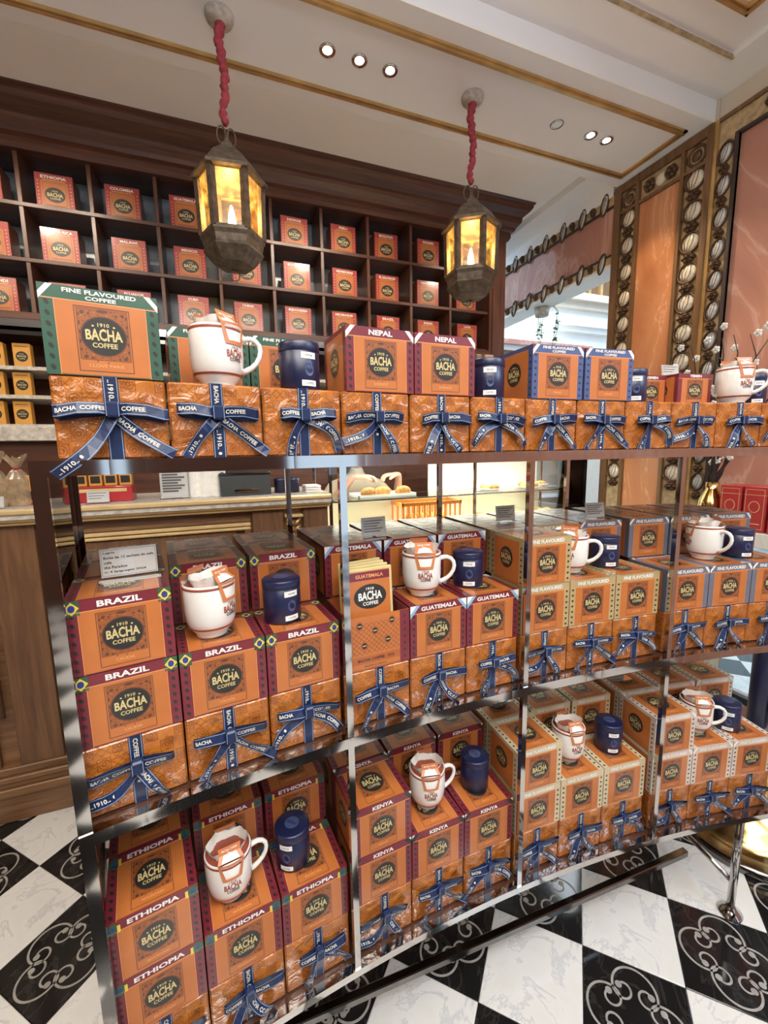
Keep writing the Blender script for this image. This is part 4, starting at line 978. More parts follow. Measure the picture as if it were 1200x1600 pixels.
def bow_set(i, big=False, tl=None, tr=None, ll=.062, lr=.066, zk=.073, drop=(0, 0)):
    """one variant: ribbon round the box and the tied bow; returns two meshes + tail meshes"""
    rnd = random.Random(i); w = .0205
    rb = MB(); Z = [(0, -.0012, z) for z in (GH+.001, .09, .06, .03, 0.0)]
    strip(rb, Z, (1, 0, 0), w, WD[i % 3:]+WD[:i % 3], .36, .004)
    strip(rb, [(0, GD, GH+.001), (0, GD*.5, GH+.001), (0, -.0012, GH+.001)], (1, 0, 0), w)
    bow = MB()
    for sx, L in ((-1, ll), (1, lr)):
        dz = rnd.uniform(-.007, .007)
        Pt = [(0, -.009, zk), (sx*L*.25, -.015, zk+.002), (sx*L*.6, -.017, zk+.003+dz*.5), (sx*L*.92, -.014, zk+dz), (sx*L, -.010, zk+dz), (sx*L*.9, -.0055, zk+dz-.004), (sx*L*.5, -.004, zk-.003), (sx*.004, -.003, zk)]
        tl_ = rnd.uniform(-.45, .45); Wv = [(0, 0, 1), (0, tl_*.4, 1), (0, tl_, 1), (0, tl_*1.3, 1), (0, tl_, 1), (0, tl_*.5, 1), (0, 0, 1), (0, 0, 1)]
        if sx < 0: front = list(reversed(Pt[:5])); strip(bow, front, Wv[:5], w*.92, WD[1:]+WD[:1] if i % 2 else WD, .36, .004); strip(bow, list(reversed(Pt[4:])), Wv[4:], w*.92)
        else: strip(bow, Pt[:5], Wv[:5], w*.92, WD if i % 2 else WD[1:]+WD[:1], .36, .012); strip(bow, Pt[4:], Wv[4:], w*.92)
    bow.bbox((-.0095, -.0195, zk-.0115), (.0095, -.004, zk+.0115), 'ribbon', .003)
    for e in (-.0078, .0078): bow.box((e-.0005, -.0199, zk-.010), (e+.0005, -.0194, zk+.010), 'ribbon_edge')
    tails = []; bends = [rnd.uniform(-.010, .016), rnd.uniform(-.010, .016)]
    for sx, (ang, L), dp in ((-1, tl, drop[0]), (1, tr, drop[1])):
        t = MB(); a = math.radians(ang); n = 9; Pt = []; Wv = []
        for q in range(n):
            u = q/(n-1); bend = a+sx*rnd.uniform(-.02, .02)+ (.22*(u-.5) if rnd.random() < .5 else 0)*sx*0
            cv = bends[0 if sx < 0 else 1]
            x = sx*(L*math.sin(a)*u + cv*math.sin(u*PI)); z = zk-.006-L*math.cos(a)*u + cv*.6*math.sin(u*PI)
            y = -.006-.008*math.sin(u*PI*.9)-.004*math.sin(u*7+i)*u - (dp*max(0, u-.35)/.65)
            Pt.append((x, y, z)); Wv.append((math.cos(a), 0, sx*math.sin(a)))
        if sx < 0: Pt.reverse(); Wv = [(-math.cos(a)*-1, 0, -math.sin(a)) for _ in Pt]
        # width vector so that the strip faces the viewer
        wv = []
        for q in range(n):
            T = (Vector(Pt[min(q+1, n-1)])-Vector(Pt[max(q-1, 0)])).normalized(); ro = .55*math.sin((q/(n-1))*PI*1.3+i)
            wv.append((Vector((0, -1, 0)).cross(T).normalized()+Vector((0, -ro, 0))).normalized())
        strip(t, Pt, wv, w*.92, WD[2:]+WD[:2] if sx < 0 else WD, .38, .010 if sx > 0 else .004)
        # swallow-tail end
        tails.append(t.data('ribbon_tail'))
    return rb.data('ribbon'), bow.data('bow'), tails
VAR = [bow_set(0, tl=(38, .085), tr=(52, .10)), bow_set(1, tl=(33, .088), tr=(45, .09)), bow_set(2, tl=(55, .09), tr=(50, .085)),
       bow_set(3, tl=(28, .092), tr=(36, .08), ll=.05, lr=.07), bow_set(4, tl=(60, .085), tr=(30, .08), ll=.068, lr=.055), bow_set(5, tl=(20, .08), tr=(48, .09), ll=.045, lr=.06)]
VBIG = bow_set(8, tl=(40, .115), tr=(52, .10), ll=.072, lr=.074, drop=(.03, .0))
def gift(v, a, dr, z, where, group):
    rb, bw, tl = v
    o = link('gift_box', GM, None); at(o, a, dr, z)
    link('ribbon', rb, o); b_ = link('bow', bw, o)
    for t in tl: link('ribbon_tail', t, b_)
    tag(o, 'orange wrapped gift box with navy bow, '+where, 'gift box', group); return o

# ---- mugs with drip filters
MR, MH = .046, .104
def cyl(r, z0, a0=0): return lambda x, y, o: ((r+o)*math.sin(x/r+a0), -(r+o)*math.cos(x/r+a0), z0+y)
def mug_parts():
    b = MB(); b.lathe([(0, .001), (.026, .001), (.028, 0), (.029, .004), (.030, .008), (.038, .017), (.044, .032), (MR, .05), (MR, MH-.002), (MR-.001, MH), (MR-.003, MH-.001), (MR-.004, .05), (.036, .022), (0, .012)], 'china', n=32)
    body = b.data('mug')
    h = MB(); HC = [(MR-.004, .086), (MR+.004, .0895), (MR+.014, .0905), (MR+.023, .087), (MR+.029, .080), (MR+.031, .070), (MR+.029, .059), (MR+.023, .048), (MR+.014, .039), (MR+.004, .033), (MR-.006, .029)]
    h.tube([(a_, 0, c_) for a_, c_ in HC], [.006, .0056, .005, .0048, .0046, .0046, .0046, .0048, .005, .0056, .006], 'china', 10)
    p = MB(); p.lathe([(MR+.0006, MH-.008), (MR+.0008, MH-.006), (MR+.0006, MH-.004)], 'mug_red', n=32); p.lathe([(.0405, .0195), (.0415, .0212), (.0425, .0228)], 'mug_red', n=32)
    fn = cyl(MR, 0)
    put_text(p, fn, '1910', 0, .0655, .014, .0045, 'mug_red', .0006); put_text(p, fn, 'BACHA', 0, .056, .034, .012, 'mug_red', .0006, .035, .25); put_text(p, fn, 'COFFEE', 0, .0455, .024, .006, 'ink', .0006, .03)
    return body, h.data('handle'), p.data('logo_print')
def filter_parts(full):
    f = MB(); n = 24; V = []
    # pleated paper pouch, open at the top
    for k, (s_, z) in enumerate(((.020, MH-.05), (.027, MH-.02), (.033, MH+.002), (.037, MH+.014))):
        for i in range(n):
            a = 2*PI*i/n; w = 1+.09*math.sin(a*6+k); V.append((s_*w*1.05*math.cos(a), s_*w*.85*math.sin(a), z+(.004*math.sin(a*3+1) if k == 3 else 0)))
    f.add(V, [(r*n+i, r*n+(i+1) % n, (r+1)*n+(i+1) % n, (r+1)*n+i) for r in range(3) for i in range(n)]+[tuple(range(n))[::-1]], 'filter_paper', True)
    f.lathe([(0, MH-.021), (.026, MH-.022)], 'coffee', n=16)
    hs = []
    # orange card wings hooked over the rim, on both sides of the mug
    for s_ in (-1, 1):
        h = MB(); r = MR+.0016; fn = lambda x, y, o, s_=s_, r=r: (s_*(r+o)*math.sin(x/r), -s_*(r+o)*math.cos(x/r), y)
        z1, z0 = MH+.004, MH-.033; xt, xb_, t = .0265, .0185, .0062
        for q in (-1, 1):
            h.add([fn(q*xt, z1, .0006), fn(q*xb_, z0, .0006), fn(q*(xb_-t), z0+t, .0006), fn(q*(xt-t), z1-t*.6, .0006)], [(0, 1, 2, 3)], 'orange_card')
        put_rect(h, fn, -xb_, z0, xb_, z0+t, 'orange_card', .0005, 5); put_rect(h, fn, -xt+.001, z1-t*.7, xt-.001, z1, 'orange_card', .0005, 5)
        V = [fn(-xt+.003, z1-.002, 0), fn(xt-.003, z1-.002, 0), fn(xb_-.002, z0+.002, 0), fn(-xb_+.002, z0+.002, 0)]
        h.add(V, [(0, 1, 2, 3)], 'filter_paper')
        A1, A2 = fn(-xt, z1, 0), fn(xt, z1, 0); B1, B2 = (-s_*.020, -s_*.030, MH+.013), (s_*.020, -s_*.030, MH+.013)
        h.add([A1, A2, B2, B1], [(0, 1, 2, 3)], 'filter_paper')
        for (P_, Q_), (U_, W_) in (((A1, B1), (.0, .18)), ((A2, B2), (.0, .18))):
            h.add([P_, Q_, tuple(Q_[k]*.8+(B2 if Q_ is B1 else B1)[k]*.2 for k in range(2))+(Q_[2]+.0004,), tuple(P_[k]*.85+(A2 if P_ is A1 else A1)[k]*.15 for k in range(2))+(P_[2]+.0006,)], [(0, 1, 2, 3)], 'orange_card')
        C1_, C2_ = (-s_*.022, -s_*.026, MH+.026), (s_*.022, -s_*.026, MH+.026)
        h.add([B1, B2, C2_, C1_], [(0, 1, 2, 3)], 'orange_card')
        fb = lambda x, y, o, s_=s_: (s_*x, -s_*(.0285-(y-MH-.013)*.25)-s_*o, y)
        put_text(h, fb, 'BACHA COFFEE', 0, MH+.0195, .030, .0042, 'filter_paper', .0012, .02)
        hs.append(h.data('filter_card_wing'))
    return f.data('filter_pouch'), hs
MB_, MHd, MP = mug_parts(); FP, FW = filter_parts(True)
def view_dir(a, dr, delta):
    """heading (degrees) of a normal that points at the aisle viewpoint, turned delta degrees to its right"""
    p = A(a, dr); return math.degrees(math.atan2(-p.y, -p.x))+delta
def mug(a, dr, z, hand, logo, where, s=1.0):
    """hand/logo: direction of handle and logo, degrees clockwise from the viewer's side as seen from above (0 = towards viewer)"""
    o = link('mug', MB_, None); at(o, a, dr, z, 0); o.scale = (s, s, s); o.rotation_euler = (0, 0, 0); hand = view_dir(a, dr, hand)+90; logo = view_dir(a, dr, logo)+90
    h = link('handle', MHd, o); h.rotation_euler = (0, 0, math.radians(-90+hand)); p = link('logo_print', MP, o); p.rotation_euler = (0, 0, math.radians(logo))
    f = link('filter_pouch', FP, o); f.rotation_euler = (0, 0, math.radians(logo)); 
    for q in FW: link('filter_card_wing', q, o).rotation_euler = (0, 0, math.radians(logo))
    tag(o, 'white mug holding a coffee drip filter, '+where, 'mug', 'white mugs with drip filters'); return o
# ---- navy tester tins
TR, TH = .0375, .088
def tin_parts():
    b = MB(); b.lathe([(0, 0), (TR-.001, 0), (TR, .001), (TR, TH-.018), (TR-.0006, TH-.0175)], 'navy', n=32)
    l = MB(); l.lathe([(TR+.0006, TH-.0178), (TR+.0009, TH-.017), (TR+.0009, TH-.003), (TR-.0005, TH-.0008), (TR-.004, TH), (0, TH+.001)], 'navy', n=32)
    put_disc(l, lambda x, y, o: (x, y, TH+.0012), 0, 0, .016, .016, 'navy_light', 0, 20); put_text(l, lambda x, y, o: (x, y, TH+.0016), 'BACHA', 0, 0, .022, .006, 'navy', 0)
    p = MB(); fn = cyl(TR, 0)
    put_text(p, fn, 'BACHA COFFEE', 0, TH-.010, .045, .004, 'navy_light', .0012)
    for z0, z1, t in ((.055, .0665, 'TESTER'), (.006, .0165, 'COFFEE')):
        put_rect(p, fn, -.005, z0, .024, z1, 'paper', .0004, 8); put_text(p, fn, t, .0095, (z0+z1)/2, .016, .0038, 'ink', .0007, .0)
    put_disc(p, fn, .010, .036, .009, .012, 'navy_light', .0004, 16); put_text(p, fn, 'BACHA', .010, .036, .014, .004, 'navy', .0008, .0)
    return b.data('tin'), l.data('lid'), p.data('paper_label')
TB, TL, TP = tin_parts()
def tin(a, dr, z, rot, where, s=1.0):
    o = link('coffee_tin', TB, None); at(o, a, dr, z); o.rotation_euler = (0, 0, math.radians(view_dir(a, dr, rot)+90-15)); o.scale = (s, s, s); link('lid', TL, o); link('paper_label', TP, o)
    tag(o, 'navy tester tin with white labels, '+where, 'tin', 'navy tester tins'); return o

# ---- top tier
ORD = ['first', 'second', 'third', 'fourth', 'fifth', 'sixth', 'seventh', 'eighth', 'ninth', 'tenth', 'eleventh', 'twelfth']
for i in range(12):
    v = VBIG if i == 0 else VAR[(i*5+1) % 6]
    gift(v, -9.72+1.935*i, .022, ZT+.0005, 'on the top tier, %s from the left' % ORD[i], 'gift boxes on the top tier')
for i in range(12):   # second row carrying the things set further back
    o = link('gift_box', GM, None); at(o, -9.72+1.935*i, .163, ZT+.0005); link('ribbon', VAR[0][0], o)
    tag(o, 'orange gift box in the rear row of the top tier, %s from the left' % ORD[i], 'gift box', 'rear gift boxes on the top tier')
ZG = ZT+GH+.0015
carton('green', -9.73, .022, ZG, 'alone at the left end of the top tier', label='large green-bordered FINE FLAVOURED box at left end of top tier')
carton('green', -7.62, .165, ZG, 'behind the first mug on the top tier'); carton('green', -5.75, .165, ZG, 'behind the first tin on the top tier')
mug(-7.62, .075, ZG, 88, 42, 'on the top tier, leftmost', .97)
tin(-5.74, .065, ZG, 28, 'on the top tier between mug and NEPAL boxes')
carton('nepal', -3.77, .022, ZG, 'left of two on the top tier'); carton('nepal', -1.84, .022, ZG, 'right of two on the top tier')
tin(-.08, .064, ZG, 8, 'on the top tier, right of the NEPAL boxes')
carton('blue', 2.06, .022, ZG, 'left of two on the top tier'); carton('blue', 4.04, .022, ZG, 'right of two on the top tier')
tin(5.75, .085, ZG, 20, 'on the top tier, behind the blue-bordered boxes')
for a, w_ in ((7.35, 'left'), (8.72, 'right')):
    o = link('coffee_box', Y_[0], None); link('label_print', Y_[1], o); at(o, a, .10 if w_ == 'right' else .14, ZG)
    tag(o, 'small YEMEN coffee box with maroon border on the top tier, %s one' % w_, 'coffee box', 'yemen coffee boxes')
mug(10.15, .08, ZG, 88, 40, 'at the right end of the top tier', .97); tin(11.35, .11, ZG, 30, 'behind the right-end mug of the top tier')

# ---- middle and lower tiers
BAY = ['far left bay', 'second bay', 'third bay', 'far right bay']; CL = ['left column', 'middle column', 'right column']
cen = lambda b, k: POST[b]+[1.0, 1.06, 1.0, 1.02][b]+1.93*k
kinds = {'middle': ['brazil', 'guatemala', 'sand', 'grey'], 'lower': ['ethiopia', 'kenya', 'cream', 'pale']}
for tier, Z0 in (('middle', ZM), ('lower', ZL)):
    for b in range(4):
        key = kinds[tier][b]; g = '%s boxes on the %s tier' % (key, tier)
        L0, L1, L2 = Z0+.0005, Z0+.0005+GH+.0015, Z0+.0005+GH+.0015+KH+.0012
        for k in range(3):
            gift(VAR[(b*3+k*2+(1 if tier == 'lower' else 4)) % 6], cen(b, k), .022, L0, '%s tier, %s, %s' % (tier, BAY[b], CL[k]), 'gift boxes on the %s tier' % tier)
            if not (tier == 'middle' and b == 1 and k == 0):
                carton(key, cen(b, k), .022, L1, '%s tier, %s, front row, %s' % (tier, BAY[b], CL[k]), g)
        if not (tier == 'middle' and b in (1, 3)):
            carton(key, cen(b, 0), .022, L2, '%s tier, %s, top of the left stack' % (tier, BAY[b]), g)
        m = MB(); q = OFF
        n = 6; V = []
        for i in range(n+1):
            a = POST[b]+.25+(5.45)*i/n
            for dr, z in ((.164, 0), (.443, 0), (.443, L2-L0-.002), (.164, L2-L0-.002)): V.append(A(a, dr, z)-A(POST[b]+2.97, .3))
        m.add(V, [(4*i+k_, 4*i+(k_+1) % 4, 4*i+4+(k_+1) % 4, 4*i+4+k_) for i in range(n) for k_ in range(4)]+[(3, 2, 1, 0), (4*n, 4*n+1, 4*n+2, 4*n+3)], 'box_side')
        p = A(POST[b]+2.97, .3); o = m.build('display_riser', None, (p.x, p.y, L0))
        tag(o, 'brown display riser under the rear boxes, %s tier, %s' % (tier, BAY[b]), 'riser', 'display risers')
        for row in (0, 1):
            for k in range(3):
                key2 = 'grey' if (tier, b, k) == ('middle', 2, 2) else key
                carton(key2, cen(b, k), .165+.1395*row, L2, '%s tier, %s, %s row, %s' % (tier, BAY[b], ['second', 'rear'][row], CL[k]), g, random.uniform(-.012, .012))
        if tier == 'middle': spec = [((-8.16, .085), (165, 50)), ((-2.15, .09), (88, 12)), ((3.72, .10), (88, -8)), ((9.75, .10), (55, -60))][b]
        else: spec = [((-8.2, .088), (92, 6)), ((-1.95, .095), (112, 14)), ((3.95, .095), (178, 38)), ((10.1, .10), (100, 30))][b]
        (a, dr), (ha, lo) = spec; tie = '%s tier, %s' % (tier, BAY[b])
        mug(a, dr, L2+.0003, ha, lo, 'on the '+tie)
        a2, dr2 = ([(-6.4, .09), (-.36, .105), (5.45, .118), (11.35, .10)] if tier == 'middle' else [(-6.45, .095), (-.05, .10), (5.85, .095), (11.5, .09)])[b]
        tin(a2, dr2, L2+.0003, ([30, 5, 30, 40] if tier == 'middle' else [-25, 150, 25, 10])[b], 'on the '+tie)
L1 = ZM+.0005+GH+.0015; L2 = L1+KH+.0012; L3 = L2+KH+.0003
# open carton with drip sachets
def open_carton():
    b = MB(); t = .002; h = KH*.98
    b.box((-KW/2, 0, 0), (KW/2, t, h), 'box_orange'); b.box((-KW/2, KD-t, 0), (KW/2, KD, h), 'box_orange'); b.box((-KW/2, t, 0), (-KW/2+t, KD-t, h), 'maroon'); b.box((KW/2-t, t, 0), (KW/2, KD-t, h), 'maroon'); b.box((-KW/2+t, t, 0), (KW/2-t, KD-t, t), 'box_side')
    p = MB(); fn = lambda x, y, o: (x, -o, y)
    put_rect(p, fn, KW*.34, 0, KW/2, h, 'maroon', .0003); put_rect(p, fn, -KW/2, 0, -KW*.46, h, 'maroon', .0003)
    put_rect(p, fn, -KW*.46, h*.03, KW*.34, h, 'box_panel', .0003)
    for i in range(-3, 16):
        for s_ in (-1, 1):
            x0 = -KW*.44+.0115*i; pts = []
            for q in range(0, 24):
                y = h*.30+.003*q; x = x0+s_*.003*q - (0 if s_ > 0 else -.0)
                if -KW*.45 < x < KW*.33 and y < h*.97: pts.append((x, y))
            for (xa, ya), (xb, yb) in zip(pts, pts[1:]): p.add([fn(xa-.0005, ya, .0006), fn(xa+.0005, ya, .0006), fn(xb+.0005, yb, .0006), fn(xb-.0005, yb, .0006)], [(0, 1, 2, 3)], 'film_brown')
    for x, y in ((-.045, .10), (-.01, .085), (-.035, .055), (.02, .06), (.03, .102)):
        put_disc(p, fn, x, y, .0085, .010, 'box_orange', .0009, 12); put_disc(p, fn, x, y, .006, .007, 'film_black', .0011, 12); put_rect(p, fn, x-.004, y-.001, x+.004, y+.001, 'film_gold', .0013)
    put_rect(p, fn, -KW*.46, h*.12, KW*.34, h*.26, 'box_orange', .0007); put_text(p, fn, 'BACHA COFFEE  1910', -.008, h*.19, .085, .0065, 'film_black', .001, .03)
    put_text(p, fn, 'MAITRE DU MOKA', -.01, h*.07, .05, .003, 'film_brown', .0007)
    for k in range(7): put_disc(p, fn, KW*.42, h*(.1+.13*k), .0022, .0035, 'film_black', .0006, 8)
    return b.data('open_coffee_box'), p.data('label_print')
ob, op = open_carton(); o = link('open_coffee_box', ob, None); link('label_print', op, o); at(o, cen(1, 0), .022, L1)
tag(o, 'open patterned coffee box holding drip sachets, middle tier second bay', 'coffee box')
s_ = MB(); w, hh = .108, .212
s_.bbox((-w/2, 0, 0), (w/2, .007, hh), 'film_gold', .002); fn = lambda x, y, o: (x, -o, y)
put_rect(s_, fn, -w*.44, .004, w*.44, hh-.006, 'box_panel', .0003); put_rect(s_, fn, -w*.44, hh-.026, w*.44, hh-.008, 'maroon', .0005); put_text(s_, fn, 'GUATEMALA', 0, hh-.017, w*.6, .008, 'film_pale', .0008, .03)
put_disc(s_, fn, 0, hh-.062, .038, .027, 'film_black', .0006, 20); put_text(s_, fn, 'BACHA', 0, hh-.06, .055, .016, 'film_white', .0009, .03, .25); put_text(s_, fn, 'COFFEE', 0, hh-.077, .036, .008, 'film_white', .0009); put_text(s_, fn, '1910', 0, hh-.045, .018, .006, 'film_white', .0009)
SM = s_.data('coffee_sachet')
for q in range(4):
    o = link('coffee_sachet', SM, None); at(o, cen(1, 0)-.12+.03*q, .035+.022*q, L1+.0035, .04*q); o.rotation_euler[0] = -.07
    tag(o, 'drip coffee sachet standing in the open box, %s' % ['front one', 'second from the front', 'third from the front', 'rearmost'][q], 'sachet', 'drip sachets in the open box, '+('front' if q == 0 else 'rear'))
# price cards on the stacks
def rcard(a, dr, z, w, h, label, **kw):
    p = A(a, dr); o = card(p.x, p.y, z, w, h, label, rz=-math.radians(a), **kw); return o
rcard(-9.75, .125, L3, .088, .05, 'printed white price card on top of the BRAZIL stack, middle tier', head=['Lagrte', 'Boite de 12 sachets de cafe', 'cafe', 'the Paradise', '   in 4 languages 2024'])
rcard(-3.05, .21, L3, .066, .048, 'small grey price card on the rear GUATEMALA boxes', lines=5)
rcard(2.45, .26, L3, .066, .045, 'small grey price card on the rear sand-bordered boxes', lines=5)
rcard(6.0, .21, L3, .07, .045, 'small clear-framed price card on the grey-bordered box, third bay', lines=5)
LL3 = ZL+.0005+GH+.0015+2*(KH+.0012)
rcard(2.2, .25, LL3, .07, .045, 'price card on the rear cream-bordered boxes, lower tier', lines=5)
rcard(7.9, .25, LL3, .07, .045, 'price card on the rear pale-bordered boxes, lower tier', lines=4)
rcard(8.35, .155, ZG+.0885, .06, .03, 'small cream price card on the YEMEN boxes, top tier', lines=3)

# ------------------------------------------------------------------ right-hand side: console, red boxes, branches, brass base
co = thing('marble_console', (2.6, 1.0, 0), 0, 'low cream console with a marble top before the pink marble wall', 'console')
m = MB(); m.bbox((-.085, -.7, 1.08), (.085, .66, 1.16), 'marble_white', .004); m.build('top', co)
m = MB(); m.bbox((.0, .5, 0), (.08, .64, 1.08), 'cream_panel'); m.build('side_leg', co); m = MB(); m.bbox((0, -.69, 0), (.08, -.55, 1.08), 'cream_panel'); m.build('side_leg', co)
for k in range(5):
    m = MB(); m.bbox((-.07, -.05, 0), (.07, .05, .235), 'red_card', .003)
    fn = lambda x, y, o: (-.07-o, -x, y)
    put_frame(m, fn, -.042, .015, .042, .22, .002, 'film_gold', .0004); put_disc(m, fn, 0, .13, .025, .03, 'film_gold', .0004, 16); put_disc(m, fn, 0, .13, .022, .027, 'red_card', .0007, 16); put_rect(m, fn, -.03, .04, .03, .044, 'film_gold', .0004)
    m.box((-.0705, -.05, .19), (.0705, .0502, .192), 'film_gold')
    o = m.build('tea_box', None, (2.6, 1.44-.112*k, 1.1605)); tag(o, 'tall red gilt-printed box on the console, %s from the back wall side' % ORD[k], 'box', 'red boxes on the console')
# branch arrangement
t = thing('branch_arrangement', (2.61, 1.585, 1.1605), 0, 'dark twisted branches with pearly blossoms in a vase by the pink marble', 'decoration')
m = MB(); m.lathe([(0, 0), (.05, 0), (.07, .06), (.06, .14), (.03, .2), (.035, .24), (.03, .24), (.02, .2), (0, .19)], 'brass', n=20); m.build('vase', t)
rnd = random.Random(3)
for k in range(7):
    m = MB(); P = [Vector((0, 0, .2))]; d = Vector((rnd.uniform(-.4, .1), rnd.uniform(-.6, -.1), 1)).normalized()
    for q in range(9):
        d = (d+Vector((rnd.uniform(-.25, .17), rnd.uniform(-.3, .3), rnd.uniform(-.05, .2)))).normalized(); P.append(P[-1]+d*.095)
    m.tube(P, [.009-.0008*q for q in range(10)], 'branch', 6)
    for q in range(3, 9, 2):
        e = P[q]+Vector((rnd.uniform(-.06, .06), rnd.uniform(-.1, .1), .08)); m.tube([P[q], (P[q]+e)/2+Vector((.01, 0, 0)), e], [.005, .004, .002], 'branch', 5)
    br = m.build('branch', t)
    m = MB()
    for q in range(2, 10):
        c = P[q]+Vector((rnd.uniform(-.05, .05), rnd.uniform(-.07, .07), rnd.uniform(-.02, .05)))
        for w in range(5):
            a = w*2*PI/5; m.blob((c.x, c.y+.011*math.cos(a), c.z+.011*math.sin(a)), .009, 'blossom', 6, 4, (.5, 1, 1))
        m.blob(tuple(c), .008, 'film_gold', 5, 3)
    tag(m.build('blossom', br), kind='stuff')
# brass round base with column and blue tabletop
t = thing('round_brass_table', (1.97, .95, 0), 0, 'round marble table on navy column and wide brass base, right of rack', 'table')
m = MB(); m.lathe([(0, 0), (.275, 0), (.28, .008), (.28, .03), (.265, .036)], 'chrome_dark', n=48); m.build('base_rim', t)
m = MB(); m.lathe([(.265, .036), (.255, .06), (.25, .09), (.225, .10), (.21, .13), (.16, .16), (.10, .20), (.06, .26), (.0, .27)], 'brass', n=48); m.build('base', t)
m = MB(); m.tube([(0, 0, .25), (0, 0, 1.06)], .03, 'navy', 16); m.build('column', t)
m = MB(); m.tube([(0, 0, .42), (.22, -.08, .95), (.23, -.08, 1.06)], .022, 'navy', 12); m.build('brace', t)
m = MB(); m.tube([(0, 0, .36), (0, 0, .46)], .036, 'blue_highlight', 16); m.build('joint_highlight', t)  # highlight where brace meets column, painted as a blue sleeve
m = MB(); m.lathe([(0, 1.06), (.28, 1.06), (.285, 1.07), (.285, 1.08), (.28, 1.09), (0, 1.09)], 'marble_white', n=40); m.build('tabletop', t)

# ------------------------------------------------------------------ hanging plant at the opening
pt = thing('trailing_plant', (2.83, 3.30, 2.844), 0, 'green ivy trailing below the marble frieze, past the cabinet end', 'plant')
rnd = random.Random(5)
m = MB(); m.lathe([(0, -.02), (.06, -.02), (.07, .05), (.0, .05)], 'stone', (0, 0, 0), 14); m.build('pot', pt)
for k in range(6):
    m = MB(); x0, y0 = rnd.uniform(-.08, .08), rnd.uniform(-.08, .08); L = rnd.uniform(.25, .62); P = [Vector((x0, y0, .05)), Vector((x0*1.4, y0*1.4, .0))]
    for q in range(8): P.append(P[-1]+Vector((rnd.uniform(-.012, .012), rnd.uniform(-.012, .012), -L/8)))
    m.tube(P, .002, 'leaf', 4); st = m.build('stem', pt)
    m = MB()
    for q in range(14):
        c = P[1].lerp(P[-1], rnd.random()); a = rnd.random()*2*PI; l = rnd.uniform(.025, .045); d = Vector((math.cos(a), math.sin(a), -.5)).normalized()*l; s2 = Vector((-math.sin(a), math.cos(a), .1))*l*.42
        m.add([c, c+d*.5+s2, c+d, c+d*.5-s2, c+d*.45+Vector((0, 0, .004))], [(0, 1, 4), (1, 2, 4), (2, 3, 4), (3, 0, 4)], 'leaf')
    tag(m.build('leaf', st), kind='stuff')

# ------------------------------------------------------------------ shop assistant behind the pastry case
def skin_mesh(name, verts, edges, radii, mm, root=0, sub=2):
    me = bpy.data.meshes.new(name); me.from_pydata(verts, edges, []); o = bpy.data.objects.new(name, me); COL.objects.link(o)
    md = o.modifiers.new('s', 'SKIN'); md.use_smooth_shade = True
    for i, r in enumerate(radii):
        sv = me.skin_vertices[0].data[i]; sv.radius = r if isinstance(r, tuple) else (r, r); sv.use_root = (i == root)
    sd = o.modifiers.new('d', 'SUBSURF'); sd.levels = sub; sd.render_levels = sub
    dg = bpy.context.evaluated_depsgraph_get(); nm = bpy.data.meshes.new_from_object(o.evaluated_get(dg)); bpy.data.objects.remove(o)
    nm.materials.clear(); nm.materials.append(mat[mm]); nm.name = name
    for p in nm.polygons: p.use_smooth = True
    return nm
PX, PY = .86, 2.86
hl, hr = Vector((.80, 2.50, 1.455)), Vector((1.0, 2.50, 1.46))
V = [(PX, PY, .95), (PX, PY, 1.12), (PX, PY-.02, 1.30), (PX, PY-.02, 1.38), (PX, PY-.03, 1.46), (PX, PY-.04, 1.52),
     (PX-.17, PY-.02, 1.37), (PX-.24, PY-.08, 1.26), (PX-.25, PY-.15, 1.24), (PX-.235, PY-.19, 1.27),
     (PX+.17, PY-.02, 1.37), (PX+.25, PY-.08, 1.26), (PX+.26, PY-.15, 1.24), (PX+.25, PY-.19, 1.27),
     (PX-.1, PY, .88), (PX-.11, PY, .5), (PX-.11, PY+.02, .09), (PX+.1, PY, .88), (PX+.11, PY, .5), (PX+.11, PY+.02, .09), (PX-.11, PY-.1, .05), (PX+.11, PY-.1, .05)]
Ed = [(0, 1), (1, 2), (2, 3), (3, 4), (4, 5), (3, 6), (6, 7), (7, 8), (8, 9), (3, 10), (10, 11), (11, 12), (12, 13), (0, 14), (14, 15), (15, 16), (0, 17), (17, 18), (18, 19), (16, 20), (19, 21)]
Rd = [(.15, .10), (.14, .095), (.15, .1), (.12, .08), (.05, .05), (.05, .05), .055, .045, .044, .042, .055, .045, .044, .042, .085, .06, .045, .085, .06, .045, .035, .035]
pe = thing('person', (PX, PY, 0), 0, 'shop assistant in beige shirt behind pastry case, reaching for croissants', 'person')
o = link('body', skin_mesh('body', V, Ed, Rd, 'beige_cloth'), pe, (-PX, -PY, 0))
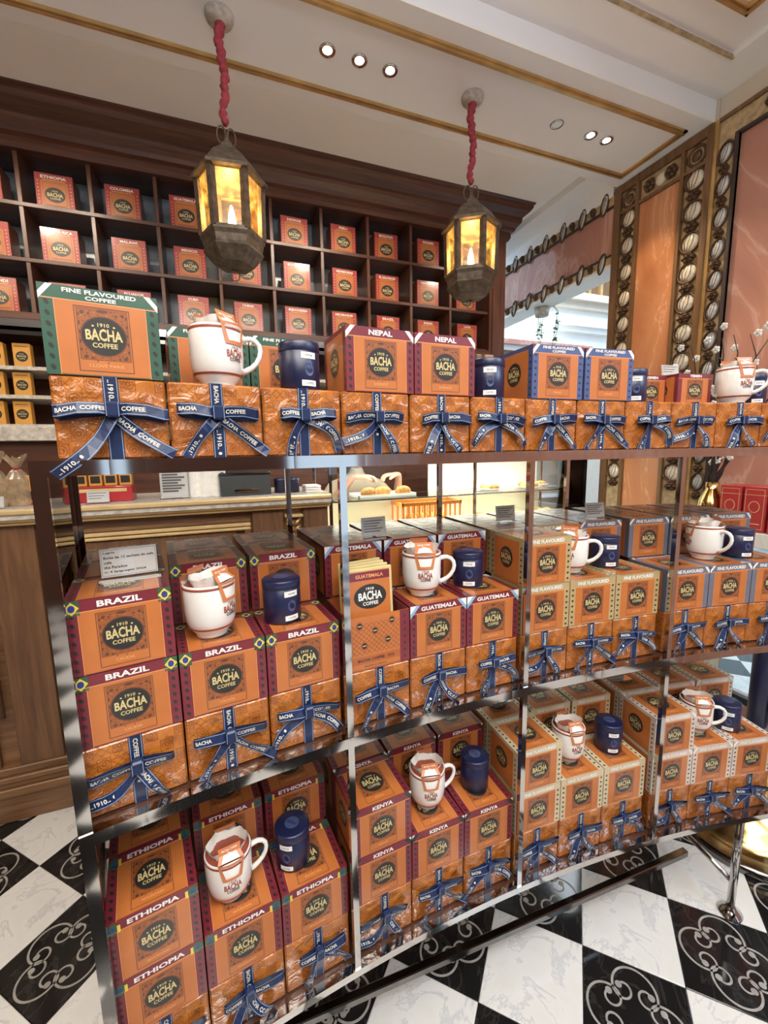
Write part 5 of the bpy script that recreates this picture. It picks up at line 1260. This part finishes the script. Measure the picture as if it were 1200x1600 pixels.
hd = MB(); hd.blob((0, -.05, 1.61), .1, 'skin', 16, 12, (.78, .92, 1.15)); hd.blob((0, -.145, 1.60), .016, 'skin', 8, 6, (.8, 1.2, 1.5))
for s_ in (-1, 1):
    hd.blob((s_*.032, -.132, 1.625), .011, 'china', 8, 6); hd.blob((s_*.032, -.142, 1.625), .005, 'ink', 6, 4); hd.blob((s_*.079, -.045, 1.61), .022, 'skin', 8, 6, (.4, .8, 1.3))
hd.blob((0, -.135, 1.562), .02, 'mug_red', 8, 4, (1, .4, .3)); hd.build('head', pe)
hr_ = MB(); hr_.blob((0, -.035, 1.635), .106, 'hair', 16, 10, (.82, .95, 1.08)); hr_.build('hair', pe)
for sx, hpos in ((-1, hl), (1, hr)):
    # palm and five fingers as one skinned surface, fingers curled down over the pastry
    s_ = -sx; V = [(0, 0, 0), (s_*.04, -.012, .0)]; Ed = [(0, 1)]; Rd = [(.024, .018), (.030, .014)]
    for q, (ln, off) in enumerate(((.034, -.026), (.040, -.010), (.038, .008), (.030, .023))):
        b0 = len(V); base = Vector((s_*.062, -.012+off, .0)); V.append(tuple(base)); Ed.append((1, b0)); Rd.append(.0105)
        V += [tuple(base+Vector((s_*ln*.55, 0, -.006))), tuple(base+Vector((s_*ln*.9, 0, -.022))), tuple(base+Vector((s_*ln*.98, 0, -.040)))]
        Ed += [(b0, b0+1), (b0+1, b0+2), (b0+2, b0+3)]; Rd += [.0095, .0085, .007]
    b0 = len(V); V += [(s_*.022, -.036, -.004), (s_*.045, -.052, -.014), (s_*.062, -.054, -.026)]; Ed += [(0, b0), (b0, b0+1), (b0+1, b0+2)]; Rd += [.012, .0105, .008]
    el = Vector((PX+sx*.25, PY-.16, 1.245))-Vector((hpos.x+sx*.02, hpos.y, hpos.z)); wr = Vector((-s_*.03, .015, .002)); b0 = len(V)
    V += [tuple(wr), tuple(wr.lerp(el, .45)), tuple(el)]; Ed += [(0, b0), (b0, b0+1), (b0+1, b0+2)]; Rd += [(.022, .018), .029, .034]
    link('arm', skin_mesh('arm', V, Ed, Rd, 'skin'), pe, (hpos.x-PX+sx*.02, hpos.y-PY, hpos.z-.0))
